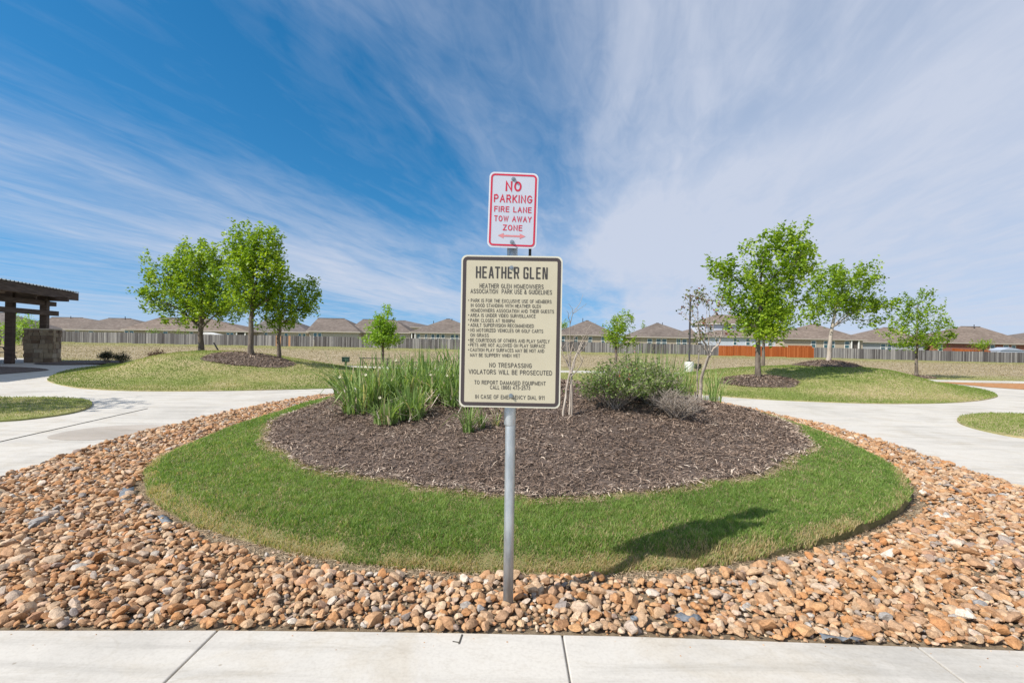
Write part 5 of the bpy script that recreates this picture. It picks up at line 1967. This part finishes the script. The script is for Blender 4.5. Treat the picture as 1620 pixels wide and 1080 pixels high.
# ------------------------------------------------------------------ pavilion
def pavilion():
    e = Vector((-.346, .938, 0))             # along the eave, away from the camera
    p = Vector((-.938, -.346, 0))            # from the eave in under the roof
    up = Vector((0, 0, 1))
    c0 = hit(83, 573.5, Z0)
    t = empty('pavilion', (c0.x, c0.y, 0), 'open timber pavilion with dark fascia, metal roof and stone pier', 'pavilion')
    E1 = at(122, 475, 28.0)                  # far eave corner, underside
    E1t = at(122, 463.5, 28.0)
    fh = E1t.z - E1.z
    Lr, Dr, rise = 16.0, 8.0, .5
    n_ = (E1 - e * Lr)
    roof = MB()
    a, b_ = E1.copy(), n_.copy()
    c, d = b_ + p * Dr + up * rise, a + p * Dr + up * rise
    th = up * (fh - .05)
    roof.add([a, b_, c, d, a + th, b_ + th, c + th, d + th], [(0, 1, 2, 3), (7, 6, 5, 4), (1, 5, 6, 2), (3, 2, 6, 7)])
    ro = roof.build('roof', MT['soffit'], t)
    # fascia boards along the eave and the far end
    for i in range(4):
        s0, s1 = E1 - e * (Lr / 4 * i + (.004 if i else 0)), E1 - e * (Lr / 4 * (i + 1))
        fb = MB().obox((s0 + s1) / 2 - p * .025 + up * (fh / 2 - .02), (s1 - s0) / 2, p * .025, up * (fh / 2))
        fb.build('fascia_board', MT['timber'], ro)
    dn = (p * Dr + up * rise).normalized()
    MB().obox(E1 + e * .025 + dn * (Dr / 2) + up * (fh / 2 - .02), dn * (Dr / 2 + .05), e * .025, up * (fh / 2)).build('fascia_board', MT['timber'], ro)
    # ribbed metal sheets
    prof = []
    L = 0
    while L < Lr + .1:
        for q, z in ((0, 0), (.10, 0), (.13, .055), (.17, .055), (.20, 0)):
            prof.append((L + q, z))
        L += .3
    me = MB()
    vs, fs = [], []
    for L_, z in prof:
        s0 = E1 + e * .08 - e * L_ - p * .09 + up * (fh + .012 + z - .006)
        vs += [s0, s0 + p * (Dr + .2) + up * (rise * (Dr + .2) / Dr)]
    for i in range(len(prof) - 1):
        fs.append((2 * i, 2 * i + 1, 2 * i + 3, 2 * i + 2))
    me.add(vs, fs)
    o_ = me.build('metal_sheet', MT['metal_roof'], ro)
    # lamp fitting under the roof
    lp = at(3, 473, 24.2)
    MB().obox(lp, e * .5, p * .12, up * .06).build('ceiling_light', MT['trim'], t)
    # posts
    pn = hit(15, 575, Z0)
    soff = lambda q: E1.z + rise * max(0, (q - E1).dot(p)) / Dr
    for q, z0 in ((pn, 0.0), (c0 + e * .42 + p * .55, 1.75)):
        MB().obox(Vector((q.x, q.y, (z0 + soff(q)) / 2)), e * .15, p * .15, up * ((soff(q) - z0) / 2)).build('post', MT['timber'], t, bevel=.012)
    pb_ = c0 + e * .42 + p * .55
    ex = [pn - e * 7.5, pn - e * 7.5 + p * 5.5, pn + p * 5.5]
    for q in ex:
        MB().obox(Vector((q.x, q.y, soff(q) / 2)), e * .15, p * .15, up * (soff(q) / 2)).build('post', MT['timber'], t, bevel=.012)
    # beams through the posts
    for zc, off, hh in ((2.62, -.20, .13), (3.13, .0, .12)):
        s0 = Vector((pb_.x, pb_.y, zc)) + e * .85 + p * off
        s1 = Vector((pn.x, pn.y, zc)) - e * 8 + p * off
        MB().obox((s0 + s1) / 2, (s1 - s0) / 2, p * .05 if off else p * .14, up * hh).build('beam', MT['timber'], t, bevel=.01)
    for q in (pn, pb_):
        s0 = Vector((q.x, q.y, 3.38)) - p * 1.0
        s1 = Vector((q.x, q.y, 3.38)) + p * 6
        MB().obox((s0 + s1) / 2, (s1 - s0) / 2, e * .07, up * .12).build('cross_beam', MT['timber'], t)
    # stone pier: mortar core with separate blocks on the faces
    w, dp, h = 1.18, .82, 1.72
    core = MB().obox(c0 + p * (w / 2) + e * (dp / 2) + up * (h / 2), p * (w / 2 - .03), e * (dp / 2 - .03), up * (h / 2)).build('pier', MT['mortar'], t)
    MB().obox(c0 + p * (w / 2) + e * (dp / 2) + up * (h + .035), p * (w / 2 + .04), e * (dp / 2 + .04), up * .035).build('cap_stone', MT['cap_stone'], core, bevel=.015)
    r = random.Random(5)
    for origin, ax, nrm, W in ((c0, p, -e, w), (c0, e, -p, dp), (c0 + e * dp, p, e, w), (c0 + p * w, e, p, dp)):
        z = .0
        while z < h - .05:
            rh = min(r.choice((.14, .19, .24, .28)), h - z)
            x = 0.0
            while x < W - .02:
                bw = min(r.uniform(.16, .44), W - x)
                if W - x - bw < .1:
                    bw = W - x
                out_ = r.uniform(.0, .045)
                cc = origin + ax * (x + bw / 2) + up * (z + rh / 2) - nrm * (.02 - out_ / 2)
                MB().obox(cc, ax * (bw / 2 - .008), nrm * (.02 + out_ / 2), up * (rh / 2 - .008)).build('stone', MT['block'], core)
                x += bw
            z += rh
    # picnic bench whose end shows at the photo edge
    q = hit(5, 571, Z0)
    bt = empty('picnic_table', (q.x, q.y, 0), 'dark metal picnic table end under the pavilion at the photo edge', 'table')
    tx = Vector((-1, -.1, 0))
    for dz, dy, ww in ((.74, 0, .72), (.44, .62, .26), (.44, -.62, .26)):
        MB().obox(Vector((q.x, q.y, dz)) + tx * .9 + Vector((0, dy, 0)), tx * .9, Vector((0, ww / 2, 0)), up * .02).build('table_top' if dz > .5 else 'bench_seat', MT['dark_steel'], bt)
    for k in (.15, 1.65):
        for sg in (-1, 1):
            MB().bar(Vector((q.x, q.y + sg * .65, 0)) + tx * k, Vector((q.x, q.y + sg * .15, .72)) + tx * k, .06).build('leg', MT['dark_steel'], bt)
    o_ = MB().bar(hit(26, 568, Z0), at(20, 553, 27.3), .05).build('prop', MT['dark_steel'])
    tag(o_, 'thin dark leaning bar behind the near pavilion post', 'bar')


pavilion()


# ------------------------------------------------------------------ fences
FENCE_G = 'backyard picket fences along the field'


def fence(label, x0, x1, Y0, Y1, m, h=1.83, odd=()):
    A = Vector((ray(x0, 545).x * Y0, Y0, 0))
    B = Vector((ray(x1, 545).x * Y1, Y1, 0))
    n = max(1, round((B - A).length / 2.4))
    t = empty('fence', (A.x, A.y, float(h_field(A.x, A.y))), label, 'fence', FENCE_G)
    Lp = (B - A).length / n
    mb = MB()
    k = int(Lp / .15)
    w = Lp / k
    r = random.Random(int(x0))
    for i in range(k):
        dz = r.uniform(-.02, .02)
        dy = r.uniform(-.006, .006)
        mb.box(i * w + .006, (i + 1) * w - .004, -.011 + dy, .011 + dy, .04, h + dz)
    mb.box(0, Lp, .018, .06, .35, .44)
    mb.box(0, Lp, .018, .06, 1.35, 1.44)
    me = mb.mesh('fence_panel')
    me.materials.append(MT[m])
    pm = MB().box(-.045, .045, .065, .155, 0, h - .05).mesh('post')
    pm.materials.append(MT[m])
    ang = math.atan2(B.y - A.y, B.x - A.x)
    for i in range(n):
        q = A.lerp(B, i / n)
        q.z = float(h_field(q.x, q.y)) + r.uniform(-.05, .05)
        for nm, mm_ in (('fence_panel', me), ('post', pm)):
            o_ = bpy.data.objects.new(nm, mm_)
            COL.objects.link(o_)
            o_.parent = t
            o_.location = q - t.location
            o_.rotation_euler[2] = ang
    for px in odd:
        q = A.lerp(B, (ray(px, 545).x * Y0 - A.x) / (B.x - A.x))
        q.z = float(h_field(q.x, q.y))
        mb = MB().box(-.17, .17, -.022, -.014, .05, h + .01)
        mb.mesh
        o_ = link('picket', mb.mesh('picket'), MT['new_cedar'], t, q)
        o_.rotation_euler[2] = ang


fence('weathered grey fence far behind the pavilion', -60, 94, 83, 83, 'fence_grey')
fence('long weathered grey fence behind the oaks of the pavilion side', 96, 496, 82, 83.5, 'fence_grey', odd=(432, 437, 452))
fence('weathered grey fence passing behind the two signs', 497, 1138, 85, 86, 'fence_grey')
fence('newly stained orange fence section behind the full tall oak', 1138, 1288, 84.5, 84.5, 'fence_orange')
fence('weathered grey fence in front of the red brick house', 1289, 1760, 86, 84, 'fence_grey')


# ------------------------------------------------------------------ houses
HG = 'one storey houses beyond the fence'


def house(label, x0, x1, ey, r0, r1, ry, Y, wall, sh=0, wins=(), depth=11.0, doors=(), vents=(), porch=None, cat='house', zbase=-.3, eave_drop=0.0, wy=None):
    """hipped house: eave and ridge from photograph lines at distance Y, wall openings from photograph x ranges"""
    yf = Y
    yr = Y + depth / 2
    a, b_ = at(x0, ey, yf), at(x1, ey, yf)
    ez = (a.z + b_.z) / 2
    R0, R1 = at(r0, ry, yr), at(r1, ry, yr)
    rz = (R0.z + R1.z) / 2
    t = empty('house', ((a.x + b_.x) / 2, yf, zbase), label, cat, HG)
    ov = .5
    xa, xb = a.x, b_.x
    ya, yb = yf, yf + depth
    # roof solid: eave rectangle, ridge, soffit
    f = .20
    mb = MB()
    mb.add([(xa, ya, ez), (xb, ya, ez), (xb, yb, ez), (xa, yb, ez), (R0.x, yr, rz), (R1.x, yr, rz)],
           [(0, 1, 5, 4), (1, 2, 5), (2, 3, 4, 5), (3, 0, 4)])
    ro = mb.build('roof', MT['shingle'][sh], t)
    fm = MB()
    fm.add([(xa, ya, ez - .004), (xb, ya, ez - .004), (xb, yb, ez - .004), (xa, yb, ez - .004), (xa, ya, ez - f), (xb, ya, ez - f), (xb, yb, ez - f), (xa, yb, ez - f)],
           [(0, 4, 5, 1), (1, 5, 6, 2), (2, 6, 7, 3), (3, 7, 4, 0), (7, 6, 5, 4)])
    fm.build('fascia', MT['fascia'], ro)
    # ridge cap
    MB().bar((R0.x, yr, rz + .02), (R1.x + .01, yr, rz + .02), .28, .08).build('ridge_cap', MT['shingle'][sh], ro)
    wa, wb = xa + ov, xb - ov
    MB().box(wa, wb, ya + ov, yb - ov, zbase, ez - f - .002).build('wall', MT[wall], t)
    wy0 = ya + ov
    for w in wins:
        p0, p1 = w[0], w[1]
        zt = ez - f - .12 - (w[2] if len(w) > 2 else 0)
        hgt = w[3] if len(w) > 3 else 1.5
        q0, q1 = at(p0, ey, wy0).x, at(p1, ey, wy0).x
        wf = MB()
        fw = .09
        wf.box(q0, q1, wy0 - .05, wy0, zt - fw, zt)
        wf.box(q0, q1, wy0 - .05, wy0, zt - hgt, zt - hgt + fw)
        wf.box(q0, q0 + fw, wy0 - .05, wy0, zt - hgt + fw, zt - fw)
        wf.box(q1 - fw, q1, wy0 - .05, wy0, zt - hgt + fw, zt - fw)
        wf.box(q0 + fw, q1 - fw, wy0 - .042, wy0, zt - hgt * .52 - .04, zt - hgt * .52 + .04)
        wo = wf.build('window', MT['trim'], t)
        MB().box(q0 + fw, q1 - fw, wy0 - .02, wy0 - .006, zt - hgt * .52 + .04, zt - fw).build('pane', MT['glass'], wo)
        MB().box(q0 + fw, q1 - fw, wy0 - .02, wy0 - .006, zt - hgt + fw, zt - hgt * .52 - .04).build('pane', MT['glass'], wo)
    for p0, p1 in doors:
        q0, q1 = at(p0, ey, wy0).x, at(p1, ey, wy0).x
        do = MB().box(q0, q1, wy0 - .04, wy0, zbase, ez - f - .25).build('door', MT['door'], t)
    if porch:
        q0, q1 = at(porch[0], ey, wy0).x, at(porch[1], ey, wy0).x
        MB().box(q0, q1, wy0 - .012, wy0 - .002, zbase, ez - f - .01).build('porch_shade_sheet', MT['porch_shade'], t)  # flat dark sheet on the wall paints the porch shade; nothing is hollowed out
        for q in (q0 + .1, q1 - .1):
            MB().box(q - .1, q + .1, ya + .15, ya + .35, zbase, ez - f - .003).build('porch_post', MT['trim'], t)
    for vx, vy, hgt in vents:
        # plumbing vent standing on the front slope
        q = at(vx, vy, yr - .6)
        MB().lathe([(.07, -.8), (.07, hgt)], (q.x, yr - .6, q.z), 8).build('vent_pipe', MT['dark_steel'], ro)
    return t


house('brown hipped house seen through the pavilion, roof cut by the photo edge', -70, 42, 521, -40, 10, 494, 104, 'wall_beige', 1, [(2, 8), (20, 27)])
house('long brown roof rising behind the stone pier', 52, 200, 519, 82, 131, 502, 116, 'wall_beige', 0, [], vents=[(112, 503, .5)])
house('brown hipped house with vent pipe, between pier and long tan roof', 96, 246, 521.5, 172, 207, 503.5, 98, 'wall_beige', 0, [(118, 126), (140, 148)], vents=[(198, 505, .6)])
house('long tan roofed house behind the spreading oak', 191, 394, 522, 252, 330, 503, 96, 'wall_tan', 2, [(197, 204), (205, 212), (258, 266), (300, 306), (358, 364), (364, 370)], porch=(375, 390), vents=[(262, 508, .15)])
house('low beige house behind the tallest oak', 393, 488, 524, 420, 462, 506, 99, 'wall_beige', 1, [(400, 405), (418, 424), (450, 456), (472, 477), (479, 484)])
house('hipped house with a beige gable end and paired window, beside the small low oak', 484, 570, 524, 503, 545, 503.5, 95, 'wall_beige', 0, [(496, 502, 0), (503, 509, 0)], depth=12)
house('house with a blue window band, behind the small conical tree', 547, 652, 525, 574, 625, 505.5, 97, 'wall_beige', 0, [(550, 556, 0, .6), (557, 563, 0, .6), (564, 570, 0, .6), (634, 640, .3, .7)])
house('far brown ridge between the conical tree and the rules board', 606, 690, 517, 630, 642, 507, 124, 'wall_beige', 1, [], vents=[(658, 514, .5)])
house('hipped house with a row of porch windows beside the rules board', 647, 770, 526, 706, 712, 504.5, 96, 'wall_beige', 0,
      [(659, 665), (672, 676), (682, 688), (690, 696), (698, 704), (713, 719), (720, 726), (740, 746)], porch=(651, 658), vents=[(686, 509, .2), (715, 505, .15)])
house('brown hipped house just past the rules board, behind the bare crape myrtle', 874, 982, 529.5, 927, 931, 507, 97, 'wall_tan', 0, [(886, 894), (908, 914), (930, 937), (951, 957), (972, 977)], vents=[(922, 507, .5)])
house('brown hipped house beyond the small round oak, three windows', 1001, 1110, 533, 1038, 1042, 511, 97, 'wall_tan', 0, [(1024, 1032), (1038, 1046), (1047, 1055), (1070, 1077), (1079, 1087)], vents=[(1048, 513, .4)])
house('brown roof sliver behind the lamp post', 1070, 1150, 532, 1098, 1120, 519, 106, 'wall_beige', 2, [(1104, 1112)])


def two_storey():
    t = house('pale blue two storey house behind the forked crape myrtle', 1108, 1262, 532.5, 1140, 1230, 521, 99, 'wall_blue', 2, [(1160, 1166), (1180, 1187), (1215, 1222)])
    a, b_ = at(1112, 511, 103), at(1190, 511, 103)
    R0, R1 = at(1132, 497.5, 107), at(1172, 497.5, 107)
    MB().add([(a.x, 103, a.z), (b_.x, 103, a.z), (b_.x, 111, a.z), (a.x, 111, a.z), (R0.x, 107, R0.z), (R1.x, 107, R0.z), ],
             [(0, 1, 5, 4), (1, 2, 5), (2, 3, 4, 5), (3, 0, 4)]).build('upper_roof', MT['shingle'][2], t)
    zb = at(1120, 528, 103).z
    MB().box(a.x - .01, b_.x + .01, 102.99, 111.01, a.z - .18, a.z - .003).build('upper_fascia', MT['trim'], t)
    MB().box(a.x + .5, b_.x - .5, 103.5, 110.5, zb - 1.5, a.z - .182).build('upper_wall', MT['wall_blue'], t)
    q = at(1150, 518, 103.5)
    w = MB().box(q.x - .6, q.x + .6, 103.44, 103.5, q.z - .7, q.z + .6).build('upper_window', MT['trim'], t)
    MB().box(q.x - .5, q.x + .5, 103.42, 103.438, q.z - .6, q.z + .5).build('pane', MT['glass'], w)


two_storey()
house('tan roofed house with teal windows behind the leaning oak', 1238, 1372, 536, 1282, 1292, 513, 96, 'wall_tan', 2, [(1283, 1291), (1303, 1311), (1312, 1321), (1336, 1344)], porch=(1345, 1358))
house('tan roofed grey house between the leaning oak and the young oak', 1355, 1470, 541, 1397, 1412, 518, 99, 'wall_grey', 2, [(1393, 1401), (1403, 1411), (1440, 1446)])
house('red brick house with broad brown roof near the photo edge', 1478, 1640, 542.5, 1520, 1550, 516.5, 98, 'wall_red', 2, [(1484, 1491), (1566, 1574), (1587, 1596), (1600, 1607)], vents=[(1541, 517, .5)])
house('roof end cut by the photo edge beyond the red brick house', 1600, 1740, 541, 1640, 1700, 524, 112, 'wall_red', 0, [])

# things in the back yards
q = at(1545, 556, 92)
o = MB()
o.add([(at(1507, 552, 92).x, 92, at(1507, 551, 92).z), (at(1540, 552, 92).x, 92, at(1540, 553.5, 92).z), (at(1590, 552, 92).x, 92, at(1590, 556, 92).z), (at(1590, 552, 92).x, 92, -.5), (at(1507, 552, 92).x, 92, -.5)], [(4, 3, 2, 1, 0)])
o = o.build('side_fence', MT['fence_orange'])
sm = o.modifiers.new('thickness', 'SOLIDIFY')
sm.thickness = .08
tag(o, 'orange stained inner fence in the yard of the red brick house', 'fence')
o = MB().box(at(1247, 548, 90).x, at(1285, 548, 90).x, 90, 90.1, -.3, at(1265, 546.5, 90).z).build('side_fence', MT['fence_orange'])
tag(o, 'orange stained inner fence in the yard of the teal windowed house', 'fence')


def shed(label, x0, x1, ytop, yeave, Y, m):
    a, b_ = at(x0, yeave, Y), at(x1, yeave, Y)
    tz = at((x0 + x1) / 2, ytop, Y).z
    t = empty('shed', ((a.x + b_.x) / 2, Y, -.4), label, 'shed', 'garden sheds over the fence')
    MB().box(a.x + .1, b_.x - .1, Y + .1, Y + 2.4, -.5, a.z).build('wall', MT[m], t)
    mx = a.x + (b_.x - a.x) * .38
    MB().add([(a.x, Y, a.z), (mx, Y, tz), (b_.x, Y, a.z), (a.x, Y + 2.5, a.z), (mx, Y + 2.5, tz), (b_.x, Y + 2.5, a.z)],
             [(0, 2, 1), (3, 4, 5), (0, 1, 4, 3), (1, 2, 5, 4), (0, 3, 5, 2)]).build('roof', MT[m], t)


shed('grey blue shed over the fence at the photo edge', 1583, 1625, 549.5, 554, 90, 'shed')
shed('pale shed roof over the fence behind the spreading oak', 308, 346, 525.5, 529.5, 88, 'trim')


# ------------------------------------------------------------------ lamp post, boxes, bench
lb = hit(1090, 590, h_flat(0.0))
lt = empty('lamp_post', (lb.x, lb.y, 0), 'slim dark lamp post on a white round concrete footing', 'lamp post')
ztop = at(1089, 572, lb.y).z
MB().lathe([(.24, -.1), (.24, ztop - .03), (.22, ztop)], (lb.x, lb.y, 0), 24).build('footing', MT['lamp_base'], lt, True)
zt = at(1089, 470, lb.y).z
MB().lathe([(.10, ztop), (.10, ztop + .05), (.055, ztop + .07), (.052, zt)], (lb.x, lb.y, 0), 12).build('pole', MT['dark_steel'], lt, True)
MB().lathe([(.04, zt), (.05, zt + .04), (.13, zt + .06), (.13, zt + .09), (.03, zt + .11), (.03, zt + .17)], (lb.x, lb.y, 0), 16).build('lamp_head', MT['dark_steel'], lt)


def util_box(name, label, px, py, w, h, Y, m):
    q = at(px, py, Y)
    t = empty(name, (q.x, Y, 0), label, 'box', 'small utility boxes by the footpath')
    MB().box(q.x - w / 2, q.x + w / 2, Y - .12, Y + .12, q.z - h / 2, q.z + h / 2).build('cabinet', MT[m], t, bevel=.02)
    MB().box(q.x - w / 2 - .02, q.x + w / 2 + .02, Y - .14, Y + .14, q.z + h / 2 + .002, q.z + h / 2 + .04).build('lid', MT[m], t, bevel=.01)
    MB().box(q.x - .05, q.x + .05, Y - .04, Y + .04, -.05, q.z - h / 2 - .002).build('leg', MT[m], t)


util_box('utility_box', 'dark green utility box on a short leg before the hay field', 547, 569, .40, .26, 28.5, 'box_green')
util_box('utility_box', 'small black utility box beside the lamp footing', 1104, 580, .30, .22, 25.0, 'dark_steel')

bq = at(593, 577, 28.4)
bt = empty('park_bench', (bq.x, 28.4, 0), 'low backless dark metal bench along the footpath behind the iris clumps', 'bench')
hw = .88
for k in range(3):
    MB().box(bq.x - hw, bq.x + hw, 28.2 + .15 * k, 28.32 + .15 * k, .42, .45).build('seat_slat', MT['dark_steel'], bt)
for sx in (-1, 1):
    for yy in (28.22, 28.58):
        MB().bar((bq.x + sx * (hw - .1), yy, 0), (bq.x + sx * (hw - .1), yy, .418), .05).build('leg', MT['dark_steel'], bt)
MB().box(bq.x - hw + .12, bq.x + hw - .12, 28.38, 28.42, .10, .13).build('stretcher', MT['dark_steel'], bt)
